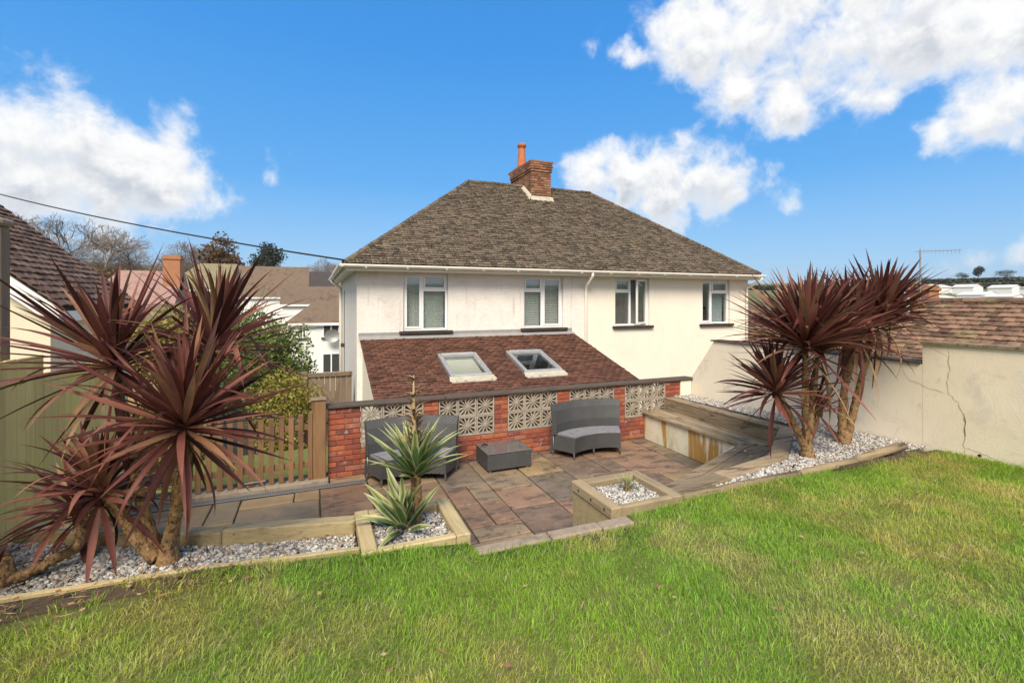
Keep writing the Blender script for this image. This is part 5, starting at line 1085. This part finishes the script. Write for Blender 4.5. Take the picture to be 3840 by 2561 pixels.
# hedges and field edges on the right-hand hill
for i, (az0, az1, r_) in enumerate(((63,70,440),(58,70,330),(44,56,300))):
    pts = []; V = []; F = []; r2 = np.random.default_rng(i+5); n_ = 2600
    a = np.radians(r2.uniform(az0,az1,n_)); rr = r_*(1+.03*np.sin(a*9))+r2.normal(0,2.5,n_); x = rr*np.sin(a); y = rr*np.cos(a); z = ground(x,y)+r2.random(n_)*2.2
    P = np.stack([x,y,z],-1); u1 = r2.normal(0,1,(n_,3)); u1 /= np.linalg.norm(u1,axis=1)[:,None]; u2 = np.cross(u1, r2.normal(0,1,(n_,3))); u2 /= np.linalg.norm(u2,axis=1)[:,None]; s = r2.uniform(.7,1.5,(n_,1))
    me = np_mesh('hedge', np.stack([P-u1*s,P-u2*s*.6,P+u1*s,P+u2*s*.6],1).reshape(-1,3), np.arange(n_*4).reshape(-1,4))
    tag(part('hedge', me, M['leaf_far']), ['far hedge line below the hilltop on the right','dark hedgerow above the hillside estate','hedgerow on the lower right hillside'][i], 'hedge', None, 'stuff')

# far wood on the left skyline, one mass of bare twigs
r2 = np.random.default_rng(17); Vs = []
for az, r_, hh, rad in ((-25,170,9,7),(-23,175,10,7.5),(-20.5,172,9.5,7),(-18.3,176,9.5,7.5),(-16.2,180,8,6),(-13,205,7,6),(-11.2,208,7,6),(-9.6,210,6,5),(.4,250,6,6),(2.2,250,7,7),(4.4,255,7,7),(6.2,250,7.5,7),(8.0,250,6.5,6)):
    n_ = 1500; x, y = polar(az, r_); z = float(ground(np.array([x]), np.array([y]))[0]); d = r2.normal(0,1,(n_,3)); d[:,2] = np.abs(d[:,2]); d /= np.linalg.norm(d,axis=1)[:,None]
    q = d*np.array([rad,rad,hh])*(r2.random((n_,1))**.5); P_ = np.array([x,y,z+.3])+q; t = d+r2.normal(0,.45,(n_,3)); t /= np.linalg.norm(t,axis=1)[:,None]; l = r2.uniform(.5,1.3,(n_,1)); w_ = np.cross(t, np.array([.3,1,.1])); w_ /= np.linalg.norm(w_,axis=1)[:,None]; w_ *= r2.uniform(.02,.045,(n_,1))
    Vs.append(np.stack([P_-t*l-w_, P_-t*l+w_, P_+t*l+w_*.4, P_+t*l-w_*.4],1).reshape(-1,3))
Vs = np.concatenate(Vs); tag(part('distant_wood', np_mesh('distant_wood', Vs, np.arange(len(Vs)).reshape(-1,4)), M['bark_far']), 'hazy brown winter wood along the left skyline', 'wood', None, 'stuff')
# russet hedge on the slope left, under the bare trees
r2 = np.random.default_rng(91); n_ = 5000; a = np.radians(r2.uniform(-24,-6,n_)); rr = 118+r2.normal(0,5,n_); x = rr*np.sin(a); y = rr*np.cos(a); z = ground(x,y)+r2.random(n_)*2.6
P_ = np.stack([x,y,z],-1); u1 = r2.normal(0,1,(n_,3)); u1 /= np.linalg.norm(u1,axis=1)[:,None]; u2 = np.cross(u1, r2.normal(0,1,(n_,3))); u2 /= np.linalg.norm(u2,axis=1)[:,None]; s = r2.uniform(.3,.6,(n_,1))
tag(part('hedge', np_mesh('hedge', np.stack([P_-u1*s,P_-u2*s*.6,P_+u1*s,P_+u2*s*.6],1).reshape(-1,3), np.arange(n_*4).reshape(-1,4)), M['leaf_rust']), 'russet hedge on the left slope below the bare trees', 'hedge', None, 'stuff')

# ---------------------------------------------------------------- air: thin even haze over valley and hills
hz = bpy.data.materials.new('haze'); hz.use_nodes = True; t = NT(hz.node_tree); t.n.clear()
pv_ = t.add('ShaderNodeVolumePrincipled'); t.set(pv_, 'Color', (.78,.86,.95,1)); t.set(pv_, 'Density', .00013); t.set(pv_, 'Anisotropy', .2)
o_ = t.add('ShaderNodeOutputMaterial'); t.l.new(pv_.outputs[0], o_.inputs['Volume'])
tag(part('haze', MB().box(-4600,4600,-4600,4600,-12,165), hz), 'thin blue haze in the air over the valley', 'haze', None, 'stuff')
